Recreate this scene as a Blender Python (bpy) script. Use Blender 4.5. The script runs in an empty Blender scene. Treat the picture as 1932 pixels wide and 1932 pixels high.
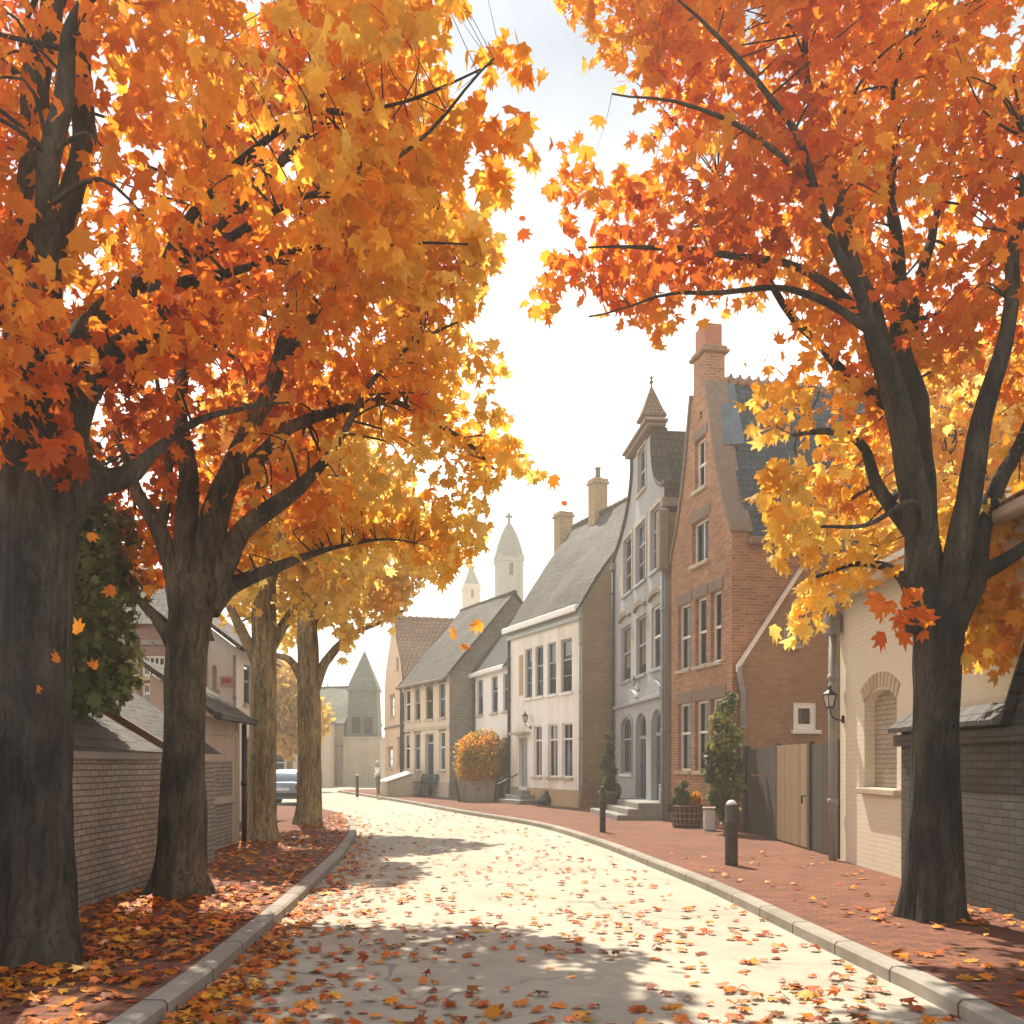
import bpy, math, random
import numpy as np
from mathutils import Vector, Matrix, noise
from mathutils.geometry import tessellate_polygon
R = math.radians
random.seed(7)
rng = np.random.default_rng(7)
scn = bpy.context.scene
col = scn.collection

# ------------------------------------------------------------------ camera
F, CX, HY, EYE = 1800.0, 966.0, 1440.0, 1.70      # measured on the photograph (1932 px wide)
PZ = 0.12                                         # pavement height
cam_d = bpy.data.cameras.new('camera'); cam = bpy.data.objects.new('camera', cam_d); col.objects.link(cam)
cam.location = (0, 0, EYE); cam.rotation_euler = (R(90), 0, 0)
cam_d.sensor_width = 36; cam_d.lens = F/1932*36; cam_d.shift_y = (HY-966)/1932
cam_d.clip_start = 0.1; cam_d.clip_end = 3000
scn.camera = cam

def at(px, py, Y): return Vector(((px-CX)*Y/F, Y, EYE-(py-HY)*Y/F))
def gnd(px, py, z=0.0):
    Y = F*(EYE-z)/(py-HY); return Vector(((px-CX)*Y/F, Y, z))

# ------------------------------------------------------------------ materials
MATS = {}
def new_mat(name):
    m = bpy.data.materials.new(name); m.use_nodes = True
    nt = m.node_tree; nt.nodes.clear()
    out = nt.nodes.new('ShaderNodeOutputMaterial'); b = nt.nodes.new('ShaderNodeBsdfPrincipled')
    nt.links.new(b.outputs[0], out.inputs[0]); MATS[name] = m
    return m, nt, b, out
def N(nt, t, **kw):
    n = nt.nodes.new(t)
    for k, v in kw.items():
        if k in n.inputs: n.inputs[k].default_value = v
        else: setattr(n, k, v)
    return n
def c4(c): return (c[0], c[1], c[2], 1)
def mixc(nt, fac, a, b, mode='MIX'):
    n = nt.nodes.new('ShaderNodeMix'); n.data_type = 'RGBA'; n.blend_type = mode
    for sock, v in ((n.inputs[0], fac), (n.inputs[6], a), (n.inputs[7], b)):
        if hasattr(v, 'is_output') or isinstance(v, bpy.types.NodeSocket): nt.links.new(v, sock)
        elif isinstance(v, (int, float)): sock.default_value = v
        else: sock.default_value = c4(v)
    return n.outputs[2]
def ramp(nt, fac, stops):
    r = nt.nodes.new('ShaderNodeValToRGB'); e = r.color_ramp.elements
    while len(e) < len(stops): e.new(0.5)
    for el, (p, c) in zip(e, stops): el.position = p; el.color = c4(c) if len(c) == 3 else c
    nt.links.new(fac, r.inputs[0]); return r.outputs[0]
def tex_noise(nt, coord, scale, detail=4, rough=0.55, stretch=None):
    if stretch:
        mp = nt.nodes.new('ShaderNodeMapping'); mp.inputs['Scale'].default_value = stretch
        nt.links.new(coord, mp.inputs[0]); coord = mp.outputs[0]
    n = N(nt, 'ShaderNodeTexNoise', Scale=scale, Detail=detail, Roughness=rough)
    nt.links.new(coord, n.inputs['Vector']); return n.outputs['Fac']
def bump(nt, b, h, strength=0.4, dist=0.02, prev=None):
    n = N(nt, 'ShaderNodeBump', Strength=strength, Distance=dist)
    nt.links.new(h, n.inputs['Height'])
    if prev is not None: nt.links.new(prev, n.inputs['Normal'])
    nt.links.new(n.outputs[0], b.inputs['Normal']); return n.outputs[0]
def coords(nt):
    t = nt.nodes.new('ShaderNodeTexCoord'); return t.outputs['UV'], t.outputs['Object']
W3 = (1, 1, 1)

def plain(name, c, rough=0.6, metal=0.0, var=0.25, scale=6.0, bmp=0.15, stretch=None):
    m, nt, b, out = new_mat(name); uv, ob = coords(nt)
    f = tex_noise(nt, ob, scale, 5, .6, stretch)
    cc = ramp(nt, f, [(.25, [x*(1-var) for x in c]), (.75, [min(1, x*(1+var)) for x in c])])
    nt.links.new(cc, b.inputs['Base Color']); b.inputs['Roughness'].default_value = rough; b.inputs['Metallic'].default_value = metal
    if bmp: bump(nt, b, f, bmp, .01)
    return m
def plaster(name, c, stain=(.5, .42, .33), amount=.35, rough=.9):
    m, nt, b, out = new_mat(name); uv, ob = coords(nt)
    big = tex_noise(nt, ob, .45, 5, .6); streak = tex_noise(nt, ob, 1.0, 5, .65, (2.2, 2.2, .22)); fine = tex_noise(nt, ob, 28, 4, .6)
    mul = N(nt, 'ShaderNodeMath', operation='MULTIPLY'); nt.links.new(big, mul.inputs[0]); nt.links.new(streak, mul.inputs[1])
    fac = ramp(nt, mul.outputs[0], [(.19, (0, 0, 0)), (.36, (min(1, amount*1.5),)*3)])
    base = mixc(nt, fac, c, [x*y*1.25 for x, y in zip(c, stain)])
    base = mixc(nt, .16, base, ramp(nt, fine, [(.3, (.55,)*3), (.7, W3)]), 'MULTIPLY')
    nt.links.new(base, b.inputs['Base Color']); b.inputs['Roughness'].default_value = rough
    p = bump(nt, b, fine, .18, .006); bump(nt, b, big, .25, .05, p)
    return m
def brick(name, c1, c2, mortar, bw=.22, bh=.072, ms=.010, dirt=.35, rough=.92, strength=.5, paint=None, paint_amt=0.0):
    m, nt, b, out = new_mat(name); uv, ob = coords(nt)
    wob = tex_noise(nt, ob, 1.4, 2); 
    vm = N(nt, 'ShaderNodeVectorMath', operation='SCALE'); vm.inputs[3].default_value = .02
    cmb = nt.nodes.new('ShaderNodeCombineXYZ'); nt.links.new(wob, cmb.inputs[1]); nt.links.new(wob, cmb.inputs[0])
    nt.links.new(cmb.outputs[0], vm.inputs[0])
    add = N(nt, 'ShaderNodeVectorMath', operation='ADD'); nt.links.new(uv, add.inputs[0]); nt.links.new(vm.outputs[0], add.inputs[1])
    t = nt.nodes.new('ShaderNodeTexBrick'); t.inputs['Scale'].default_value = 1
    t.inputs['Brick Width'].default_value = bw; t.inputs['Row Height'].default_value = bh
    t.inputs['Mortar Size'].default_value = ms; t.inputs['Mortar Smooth'].default_value = .3; t.inputs['Bias'].default_value = -.1
    t.inputs['Color1'].default_value = c4(c1); t.inputs['Color2'].default_value = c4(c2); t.inputs['Mortar'].default_value = c4(mortar)
    nt.links.new(add.outputs[0], t.inputs['Vector'])
    big = tex_noise(nt, ob, .6, 6, .65); mid = tex_noise(nt, ob, 5, 5, .6)
    cc = mixc(nt, dirt, t.outputs['Color'], ramp(nt, big, [(.3, (.35, .33, .31)), (.65, W3)]), 'MULTIPLY')
    cc = mixc(nt, dirt*.8, cc, ramp(nt, mid, [(.3, (.5, .48, .46)), (.7, (1.0, 1, 1))]), 'MULTIPLY')
    if paint: cc = mixc(nt, ramp(nt, big, [(.38, (paint_amt,)*3), (.62, (paint_amt*.6,)*3)]), cc, paint)
    nt.links.new(cc, b.inputs['Base Color']); b.inputs['Roughness'].default_value = rough
    inv = N(nt, 'ShaderNodeMath', operation='SUBTRACT'); inv.inputs[0].default_value = 1; nt.links.new(t.outputs['Fac'], inv.inputs[1])
    p = bump(nt, b, inv.outputs[0], strength, .012); bump(nt, b, mid, .25, .012, p)
    return m
def wood(name, c, board=.14, rough=.85):
    m, nt, b, out = new_mat(name); uv, ob = coords(nt)
    t = nt.nodes.new('ShaderNodeTexBrick'); t.offset = 0; t.inputs['Scale'].default_value = 1
    t.inputs['Brick Width'].default_value = board; t.inputs['Row Height'].default_value = 60
    t.inputs['Mortar Size'].default_value = .006; t.inputs['Color1'].default_value = c4([x*.8 for x in c]); t.inputs['Color2'].default_value = c4([x*1.25 for x in c])
    t.inputs['Mortar'].default_value = c4([x*.2 for x in c]); nt.links.new(uv, t.inputs['Vector'])
    g = tex_noise(nt, uv, 3, 6, .7, (14, .8, 1))
    cc = mixc(nt, .6, t.outputs['Color'], ramp(nt, g, [(.3, (.4,)*3), (.7, W3)]), 'MULTIPLY')
    nt.links.new(cc, b.inputs['Base Color']); b.inputs['Roughness'].default_value = rough
    p = bump(nt, b, g, .4, .01); return m
def glass_mat():
    m, nt, b, out = new_mat('glass'); uv, ob = coords(nt)
    nt.nodes.remove(b)
    gl = N(nt, 'ShaderNodeBsdfGlossy', Roughness=.03); gl.inputs['Color'].default_value = (.42, .50, .62, 1)
    tr = nt.nodes.new('ShaderNodeBsdfTransparent'); tr.inputs['Color'].default_value = (.72, .78, .82, 1)
    f = tex_noise(nt, ob, 1.7, 2); bp = N(nt, 'ShaderNodeBump', Strength=.06, Distance=.05); nt.links.new(f, bp.inputs['Height']); nt.links.new(bp.outputs[0], gl.inputs['Normal'])
    fr = N(nt, 'ShaderNodeFresnel', IOR=1.28); mx = nt.nodes.new('ShaderNodeMixShader')
    ad = N(nt, 'ShaderNodeMath', operation='ADD'); ad.inputs[1].default_value = .02; nt.links.new(fr.outputs[0], ad.inputs[0])
    nt.links.new(ad.outputs[0], mx.inputs[0]); nt.links.new(tr.outputs[0], mx.inputs[1]); nt.links.new(gl.outputs[0], mx.inputs[2])
    nt.links.new(mx.outputs[0], out.inputs[0]); return m
def bark(name, dark, light, amt=.5):
    m, nt, b, out = new_mat(name); uv, ob = coords(nt)
    nz_ = N(nt, 'ShaderNodeTexNoise', Scale=2.2, Detail=5); nt.links.new(ob, nz_.inputs['Vector'])
    ad = N(nt, 'ShaderNodeVectorMath', operation='MULTIPLY_ADD'); ad.inputs[1].default_value = (.30, .30, .5)
    nt.links.new(nz_.outputs['Color'], ad.inputs[0]); nt.links.new(ob, ad.inputs[2])
    ridge = tex_noise(nt, ad.outputs[0], 1.0, 7, .62, (24, 24, 1.7)); fine = tex_noise(nt, ob, 1.0, 5, .65, (75, 75, 22))
    big = tex_noise(nt, ob, 1.0, 4, .6, (2.6, 2.6, .9)); moss = tex_noise(nt, ob, 1.3, 5, .7)
    cc = ramp(nt, big, [(.40, dark), (.64, light)])
    cc = mixc(nt, .85, cc, ramp(nt, ridge, [(.36, (.16,)*3), (.50, (.75,)*3), (.66, (1.15,)*3)]), 'MULTIPLY')
    cc = mixc(nt, .6, cc, ramp(nt, fine, [(.3, (.5,)*3), (.7, (1.1,)*3)]), 'MULTIPLY')
    cc = mixc(nt, ramp(nt, moss, [(.58, (0, 0, 0)), (.72, (.35,)*3)]), cc, [light[0]*.8, light[1]*1.0, light[2]*.75])
    nt.links.new(cc, b.inputs['Base Color']); b.inputs['Roughness'].default_value = .95
    p = bump(nt, b, ridge, 1.0, .05); bump(nt, b, fine, .5, .012, p); return m
def leaf_mat(name, trans=.64, rough=.55):
    m, nt, b, out = new_mat(name); uv, ob = coords(nt)
    a = nt.nodes.new('ShaderNodeAttribute'); a.attribute_name = 'leaf_colour'
    f = tex_noise(nt, ob, 22, 3); cc = mixc(nt, .40, a.outputs['Color'], ramp(nt, f, [(.3, (.62, .55, .5)), (.7, (1.1, 1.1, 1.1))]), 'MULTIPLY')
    nt.links.new(cc, b.inputs['Base Color']); b.inputs['Roughness'].default_value = rough; b.inputs['Specular IOR Level'].default_value = .3
    t = nt.nodes.new('ShaderNodeBsdfTranslucent'); g_ = N(nt, 'ShaderNodeGamma', Gamma=.84); nt.links.new(cc, g_.inputs[0]); nt.links.new(g_.outputs[0], t.inputs['Color'])
    mx = nt.nodes.new('ShaderNodeMixShader'); mx.inputs[0].default_value = trans
    nt.links.new(b.outputs[0], mx.inputs[1]); nt.links.new(t.outputs[0], mx.inputs[2]); nt.links.new(mx.outputs[0], out.inputs[0]); return m
def road_mat():
    m, nt, b, out = new_mat('road'); uv, ob = coords(nt)
    big = tex_noise(nt, ob, .35, 6, .62); mid = tex_noise(nt, ob, 2.2, 6, .65); fine = tex_noise(nt, ob, 70, 3, .7)
    c = ramp(nt, big, [(.3, (.43, .385, .315)), (.7, (.56, .51, .43))])
    c = mixc(nt, .5, c, ramp(nt, mid, [(.32, (.62, .6, .58)), (.66, W3)]), 'MULTIPLY'); c = mixc(nt, .5, c, ramp(nt, fine, [(.3, (.6,)*3), (.72, W3)]), 'MULTIPLY')
    v = nt.nodes.new('ShaderNodeTexVoronoi'); v.feature = 'DISTANCE_TO_EDGE'; v.inputs['Scale'].default_value = .42
    wn = N(nt, 'ShaderNodeTexNoise', Scale=1.6, Detail=6); nt.links.new(ob, wn.inputs['Vector'])
    wv = N(nt, 'ShaderNodeVectorMath', operation='MULTIPLY_ADD'); wv.inputs[1].default_value = (.9, .9, 0); nt.links.new(wn.outputs['Color'], wv.inputs[0]); nt.links.new(ob, wv.inputs[2]); nt.links.new(wv.outputs[0], v.inputs['Vector'])
    ck = ramp(nt, v.outputs['Distance'], [(.0, (.30,)*3), (.010, W3)]); pres = ramp(nt, tex_noise(nt, ob, .5, 2), [(.48, (0, 0, 0)), (.58, (.8,)*3)]); c = mixc(nt, pres, c, mixc(nt, 1.0, c, ck, 'MULTIPLY'))
    st = ramp(nt, tex_noise(nt, ob, .9, 5, .7), [(.56, (0, 0, 0)), (.64, (.30,)*3)]); c = mixc(nt, st, c, (.30, .265, .22))
    nt.links.new(c, b.inputs['Base Color']); b.inputs['Roughness'].default_value = .88
    p = bump(nt, b, fine, .35, .006); bump(nt, b, mid, .15, .03, p); return m

M_brick_red = brick('red_brick', (.54, .25, .135), (.30, .125, .07), (.50, .38, .26), dirt=.55)
M_brick_tan = brick('tan_brick', (.46, .335, .19), (.37, .26, .145), (.24, .18, .12), dirt=.4)
M_brick_brown = brick('brown_brick', (.42, .245, .14), (.33, .175, .10), (.33, .24, .16), dirt=.42)
M_brick_grey = brick('grey_brick', (.42, .38, .325), (.31, .28, .245), (.15, .13, .11), dirt=.45, strength=.7)
M_brick_dark = brick('dark_brick', (.105, .094, .085), (.07, .064, .06), (.045, .042, .04), bw=.26, bh=.085, dirt=.45, strength=.9)
M_brick_cream = brick('cream_painted_brick', (.74, .69, .57), (.67, .62, .50), (.50, .42, .31), dirt=.40, strength=.22, paint=(.74, .69, .57), paint_amt=.90)
M_pl_white = plaster('white_plaster', (.84, .83, .80), (.62, .54, .45), .55)
M_pl_bright = plaster('bright_white_plaster', (.84, .84, .83), (.7, .68, .66), .2)
M_pl_grey = plaster('grey_plaster', (.375, .40, .435), (.66, .60, .54), .55)
M_pl_pink = plaster('pinkish_plaster', (.66, .54, .43), (.65, .6, .55), .3)
M_pl_peach = plaster('peach_plaster', (.68, .52, .38), (.7, .62, .55), .3)
M_pl_beige = plaster('beige_plaster', (.52, .42, .34), (.6, .56, .52), .35)
M_pl_mauve = plaster('mauve_plaster', (.50, .44, .42), (.7, .7, .72), .3)
M_stone = plaster('pale_stone', (.50, .44, .35), (.55, .5, .45), .5)
M_stone_grey = plaster('grey_stone', (.30, .29, .275), (.55, .53, .5), .5)
M_stone_warm = plaster('warm_stone_base', (.48, .34, .21), (.6, .52, .45), .4)
M_slate = brick('blue_slate', (.06, .078, .105), (.026, .037, .053), (.012, .015, .02), bw=.30, bh=.17, ms=.018, dirt=.45, strength=1.0, rough=.6)
M_slate_grey = brick('grey_slate', (.105, .090, .082), (.055, .050, .050), (.018, .016, .016), bw=.34, bh=.24, ms=.022, dirt=.65, strength=1.0, rough=.75)
M_slate_dark = brick('dark_slate', (.06, .054, .056), (.035, .034, .038), (.012, .012, .012), bw=.30, bh=.22, ms=.02, dirt=.4, strength=1.0, rough=.7)
M_tile_brown = brick('brown_tile', (.105, .07, .048), (.065, .044, .03), (.03, .022, .018), bw=.17, bh=.19, ms=.02, dirt=.45, strength=1.0, rough=.8)
M_tile_red = brick('red_tile', (.38, .22, .14), (.29, .16, .105), (.12, .075, .05), bw=.24, bh=.28, ms=.025, dirt=.35, strength=1.0, rough=.85)
M_slate_green = brick('green_slate', (.23, .245, .20), (.17, .185, .155), (.10, .10, .09), bw=.3, bh=.22, ms=.014, dirt=.4, strength=.8, rough=.8)
M_pave = brick('brick_paving', (.27, .098, .055), (.165, .058, .036), (.09, .045, .032), bw=.21, bh=.105, ms=.008, dirt=.5, strength=.5)
M_kerb = brick('kerb_stone', (.40, .37, .325), (.32, .30, .265), (.10, .09, .08), bw=1.05, bh=5, ms=.016, dirt=.45, strength=.6)
M_road = road_mat()
M_ground = plain('earth', (.22, .17, .12), .95, var=.3, scale=.6)
M_wood_dark = wood('weathered_boards', (.070, .056, .043))
M_wood_tan = wood('tan_boards', (.30, .215, .125))
M_white = plain('white_paint', (.78, .77, .74), .45, var=.08, bmp=.04)
M_bluegrey = plain('blue_grey_paint', (.27, .30, .345), .5, var=.12, bmp=.05)
M_teal_trim = plain('pale_teal_paint', (.36, .43, .43), .5, var=.12, bmp=.05)
M_door_navy = plain('navy_door_paint', (.014, .024, .055), .75, var=.25, bmp=.06)
M_door_grey = plain('grey_door_paint', (.33, .34, .36), .5, var=.15, bmp=.06)
M_black = plain('black_iron', (.018, .018, .02), .5, .3, var=.3, bmp=.1)
M_pipe = plain('grey_pipe', (.26, .255, .25), .5, .2, var=.25, bmp=.1)
M_darkpipe = plain('dark_pipe', (.035, .035, .04), .5, .2, var=.3, bmp=.1)
M_lead = plain('lead_flashing', (.12, .155, .19), .5, .3, var=.25, scale=3)
M_teal_metal = plain('dark_teal_paint', (.02, .075, .085), .45, var=.3, bmp=.08)
M_bollard = plain('bollard_iron', (.062, .058, .056), .6, .2, var=.35, scale=9, bmp=.25)
M_wicker = brick('wicker', (.17, .09, .05), (.12, .06, .035), (.015, .01, .008), bw=.07, bh=.05, ms=.012, dirt=.3, strength=1.0)
M_soil = plain('soil', (.05, .035, .025), .95, var=.4, scale=20, bmp=.6)
M_planter = wood('grey_planter_boards', (.33, .285, .235), .45)
M_pot = plain('dark_clay_pot', (.12, .09, .08), .8, var=.3)
M_bark1 = bark('dark_bark', (.020, .018, .020), (.115, .095, .070))
M_bark2 = bark('brown_bark', (.036, .031, .029), (.20, .16, .105))
M_bark3 = bark('olive_bark', (.26, .21, .12), (.56, .45, .25))
M_leaf = leaf_mat('maple_leaves')
M_leaf_green = leaf_mat('green_leaves', .35)
M_leaf_ground = leaf_mat('fallen_leaves', .12)
M_glass = glass_mat()
M_curtain = plain('curtain_cloth', (.62, .60, .56), .9, var=.1, bmp=.1)
M_blind = plain('buff_blind', (.62, .48, .28), .9, var=.1)
M_lintel = plain('brown_stone_lintel', (.20, .15, .12), .85, var=.25, scale=8)
M_car = plain('blue_grey_car_paint', (.23, .27, .33), .28, .35, var=.05, bmp=0)
M_rubber = plain('tyre_rubber', (.02, .02, .02), .8)
M_lamp_red = plain('red_lens', (.35, .02, .015), .25, var=.05, bmp=0)
M_chrome = plain('chrome', (.6, .6, .6), .2, 1, var=.05, bmp=0)
M_skin = plain('skin', (.45, .28, .2), .6, var=.1, bmp=0)
M_shirt = plain('white_shirt', (.78, .78, .77), .85, var=.08)
M_trouser = plain('grey_trousers', (.13, .12, .125), .9, var=.15)
M_hair = plain('white_hair', (.6, .58, .55), .8, var=.15)
M_sign_red = plain('red_sign_paint', (.42, .09, .06), .6, var=.25)
M_sign_board = plain('salmon_board', (.56, .36, .27), .7, var=.12)
M_bin_white = plain('pale_enamel', (.60, .62, .64), .5, var=.12)
M_sack = plain('black_plastic', (.015, .015, .017), .35, var=.3, bmp=.5, scale=12)
M_lampglass = plain('frosted_lamp_glass', (.5, .52, .5), .2, var=.1, bmp=0)

# ------------------------------------------------------------------ mesh builder
class MB:
    def __init__(s, M=None): s.v = []; s.f = []; s.M = M
    def add(s, vs, fs, M=None):
        M = M or s.M; o = len(s.v)
        for p in vs:
            p = Vector(p); s.v.append(tuple(M @ p) if M is not None else tuple(p))
        s.f += [tuple(i+o for i in f) for f in fs]
    def box(s, a, b, taper=0):
        x0, y0, z0 = a; x1, y1, z1 = b; t = taper
        s.add([(x0, y0, z0), (x1, y0, z0), (x1, y1, z0), (x0, y1, z0), (x0+t, y0+t, z1), (x1-t, y0+t, z1), (x1-t, y1-t, z1), (x0+t, y1-t, z1)],
              [(0, 3, 2, 1), (4, 5, 6, 7), (0, 1, 5, 4), (1, 2, 6, 5), (2, 3, 7, 6), (3, 0, 4, 7)])
    def cbox(s, a, b, c=.01):                       # box with chamfered edges (three crossing slabs share no plane: built as rings)
        x0, y0, z0 = a; x1, y1, z1 = b
        vs = []; fs = []
        for z, i in ((z0, c), (z0+c, 0), (z1-c, 0), (z1, c)):
            vs += [(x0+i, y0+c+i*0, z), (x0+c+i*0, y0+i, z), (x1-c, y0+i, z), (x1-i, y0+c, z), (x1-i, y1-c, z), (x1-c, y1-i, z), (x0+c, y1-i, z), (x0+i, y1-c, z)]
        for k in range(3):
            for j in range(8): fs.append((k*8+j, k*8+(j+1) % 8, k*8+8+(j+1) % 8, k*8+8+j))
        fs += [tuple(range(7, -1, -1)), tuple(range(24, 32))]
        s.add(vs, fs)
    def tube(s, pts, rad, n=10, cap=True, wob=0, seed=0, ridges=0):
        pts = [Vector(p) for p in pts]; L = len(pts)
        if isinstance(rad, (int, float)): rad = [rad]*L
        vs = []; fs = []; ref = None
        for i, p in enumerate(pts):
            t = (pts[min(i+1, L-1)]-pts[max(i-1, 0)]).normalized()
            if ref is None: ref = Vector((1, 0, 0)) if abs(t.x) < .8 else Vector((0, 1, 0))
            a = (ref-t*ref.dot(t)).normalized(); ref = a; b = t.cross(a)
            for k in range(n):
                an = 2*math.pi*k/n; r = rad[i]
                if wob:
                    q = p+(a*math.cos(an)+b*math.sin(an))*r
                    r *= 1+wob*noise.noise(Vector((q.x*4+seed, q.y*4, q.z*1.1)))+.5*wob*noise.noise(Vector((q.x*12+seed, q.y*12, q.z*3)))
                vs.append(p+(a*math.cos(an)+b*math.sin(an))*r)
        for i in range(L-1):
            for k in range(n): fs.append((i*n+k, i*n+(k+1) % n, (i+1)*n+(k+1) % n, (i+1)*n+k))
        if cap: fs += [tuple(range(n-1, -1, -1)), tuple(range((L-1)*n, L*n))]
        s.add(vs, fs)
    def lathe(s, prof, n=16, c=(0, 0, 0), square=False):
        vs = []; fs = []
        for r, z in prof:
            for k in range(n):
                an = 2*math.pi*(k+.5)/n; vs.append((c[0]+r*math.cos(an), c[1]+r*math.sin(an), c[2]+z))
        for i in range(len(prof)-1):
            for k in range(n): fs.append((i*n+k, i*n+(k+1) % n, (i+1)*n+(k+1) % n, (i+1)*n+k))
        fs += [tuple(range(n-1, -1, -1)), tuple(range((len(prof)-1)*n, len(prof)*n))]
        s.add(vs, fs)
    def sheet(s, outer, holes=(), y=0.0):           # polygon in the x-z plane with holes
        loops = [[Vector((p[0], p[1], 0)) for p in outer]]+[[Vector((p[0], p[1], 0)) for p in h] for h in holes]
        tr = tessellate_polygon(loops); flat = [p for l in loops for p in l]
        fs = []
        for a, b, c in tr:
            A, B, C = flat[a], flat[b], flat[c]
            fs.append((a, b, c) if (B-A).cross(C-A).z > 0 else (a, c, b))
        s.add([(p.x, y, p.y) for p in flat], fs)
    def reveal(s, loop, y0, y1):
        n = len(loop); s.add([(p[0], y0, p[1]) for p in loop]+[(p[0], y1, p[1]) for p in loop], [(i, i+n, (i+1) % n+n, (i+1) % n) for i in range(n)])
    def prism(s, outer, y0, y1): s.sheet(outer, (), y0); s.sheet(outer, (), y1); s.reveal(outer, y0, y1)
    def grid(s, p00, p10, p01, p11, nu, nv, amp=0, seed=0):
        p00, p10, p01, p11 = map(Vector, (p00, p10, p01, p11)); vs = []; fs = []
        nrm = (p10-p00).cross(p01-p00).normalized()
        for j in range(nv+1):
            for i in range(nu+1):
                u, v = i/nu, j/nv; p = (p00*(1-u)+p10*u)*(1-v)+(p01*(1-u)+p11*u)*v
                if amp: p = p+nrm*amp*noise.noise(Vector((p.x*.55+seed, p.y*.55, p.z*.55)))
                vs.append(p)
        for j in range(nv):
            for i in range(nu):
                a = j*(nu+1)+i; fs.append((a, a+1, a+nu+2, a+nu+1))
        s.add(vs, fs)
    def build(s, name, mat, parent=None, smooth=False, uv=True):
        me = bpy.data.meshes.new(name); me.from_pydata(s.v, [], s.f); me.update()
        if uv: box_uv(me)
        me.materials.append(mat)
        if smooth: me.polygons.foreach_set('use_smooth', [True]*len(me.polygons))
        o = bpy.data.objects.new(name, me); col.objects.link(o)
        if parent is not None: o.parent = parent
        return o
def box_uv(me):
    l = me.uv_layers.new(name='UVMap'); d = l.data; vs = me.vertices
    for p in me.polygons:
        n = p.normal
        if abs(n.z) > .97: t = Vector((1, 0, 0)); b = Vector((0, 1, 0))
        else:
            t = Vector((-n.y, n.x, 0)).normalized(); b = n.cross(t)
            # keep a stable orientation
            if abs(t.x) >= abs(t.y):
                if t.x < 0: t = -t
            elif t.y < 0: t = -t
        for li in p.loop_indices:
            q = vs[me.loops[li].vertex_index].co; d[li].uv = (q.dot(t), q.dot(b))

def tag(o, label=None, cat=None, group=None, kind=None):
    if label: o['label'] = label
    if cat: o['category'] = cat
    if group: o['group'] = group
    if kind: o['kind'] = kind
    return o
def empty(name, label, cat, loc=(0, 0, 0), rz=0, group=None):
    o = bpy.data.objects.new(name, None); col.objects.link(o); o.location = loc; o.rotation_euler = (0, 0, rz); o.empty_display_size = .2
    return tag(o, label, cat, group)
def children(o): return [c for c in col.objects if c.parent == o]
def copy_tree(o, parent=None):
    c = o.copy(); col.objects.link(c)
    if parent is not None: c.parent = parent
    for ch in children(o): copy_tree(ch, c)
    return c
def smooth_path(pts, k=6):
    pts = [Vector(p) for p in pts]; out = []
    for i in range(len(pts)-1):
        p0 = pts[max(i-1, 0)]; p1 = pts[i]; p2 = pts[i+1]; p3 = pts[min(i+2, len(pts)-1)]
        for j in range(k):
            t = j/k; out.append(.5*((2*p1)+(p2-p0)*t+(2*p0-5*p1+4*p2-p3)*t*t+(3*p1-p0-3*p2+p3)*t**3))
    out.append(pts[-1]); return out

# ------------------------------------------------------------------ ground, road, kerbs, pavements
b = MB(); b.grid((-700, -60, -.03), (700, -60, -.03), (-700, 1200, -.03), (700, 1200, -.03), 4, 4); tag(b.build('ground', M_ground), kind='structure')
b = MB(); b.grid((-60, -12, 0), (40, -12, 0), (-60, 95, 0), (40, 95, 0), 10, 10); tag(b.build('road', M_road), kind='structure')
LK = smooth_path([(-2.3, -12, 0), (-2.28, 0, 0), (-2.3, 6.4, 0), (-2.40, 8.6, 0), (-2.61, 11.9, 0), (-2.97, 16.5, 0), (-3.36, 20.1, 0), (-3.78, 23.2, 0), (-4.6, 27.3, 0), (-5.6, 31.0, 0), (-7.0, 34.0, 0), (-9.2, 35.6, 0), (-14, 36.2, 0), (-40, 36.4, 0)], 8)
RK = smooth_path([(3.0, -12, 0), (3.0, 0, 0), (2.98, 6.2, 0), (2.92, 7.6, 0), (2.82, 9.1, 0), (2.62, 12.4, 0), (2.3, 15.3, 0), (1.72, 19.9, 0), (.60, 25.7, 0), (-1.75, 32.2, 0), (-4.9, 41.5, 0), (-9.3, 53.4, 0), (-10.2, 56.0, 0), (-9.6, 57.6, 0), (-7.5, 58.6, 0), (-2, 60, 0), (30, 64, 0)], 8)
def offs(path, d):
    out = []
    for i, p in enumerate(path):
        t = (path[min(i+1, len(path)-1)]-path[max(i-1, 0)]).normalized(); out.append(p+Vector((-t.y, t.x, 0))*d)
    return out
def kerb(path, side):
    w, h, ch = .16, PZ, .025
    prof = [(0, -.05), (0, h-ch), (ch*side, h), (w*side, h+.003), (w*side, -.05)]
    me = bpy.data.meshes.new('kerb'); vs = []; fs = []; uvs = []; s = 0; S = []
    for i, p in enumerate(path):
        if i: s += (p-path[i-1]).length
        S.append(s); t = (path[min(i+1, len(path)-1)]-path[max(i-1, 0)]).normalized(); n = Vector((-t.y, t.x, 0))
        for d, z in prof: vs.append(p+n*d+Vector((0, 0, z)))
    k = len(prof); prl = [0, .15, .19, .33, .5]
    for i in range(len(path)-1):
        for j in range(k-1):
            fs.append((i*k+j, (i+1)*k+j, (i+1)*k+j+1, i*k+j+1)); uvs += [(S[i], prl[j]), (S[i+1], prl[j]), (S[i+1], prl[j+1]), (S[i], prl[j+1])]
    me.from_pydata(vs, [], fs); l = me.uv_layers.new(name='UVMap')
    for i, q in enumerate(uvs): l.data[i].uv = (q[0], q[1]+2)
    me.materials.append(M_kerb); o = bpy.data.objects.new('kerb', me); col.objects.link(o); tag(o, kind='structure')
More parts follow.
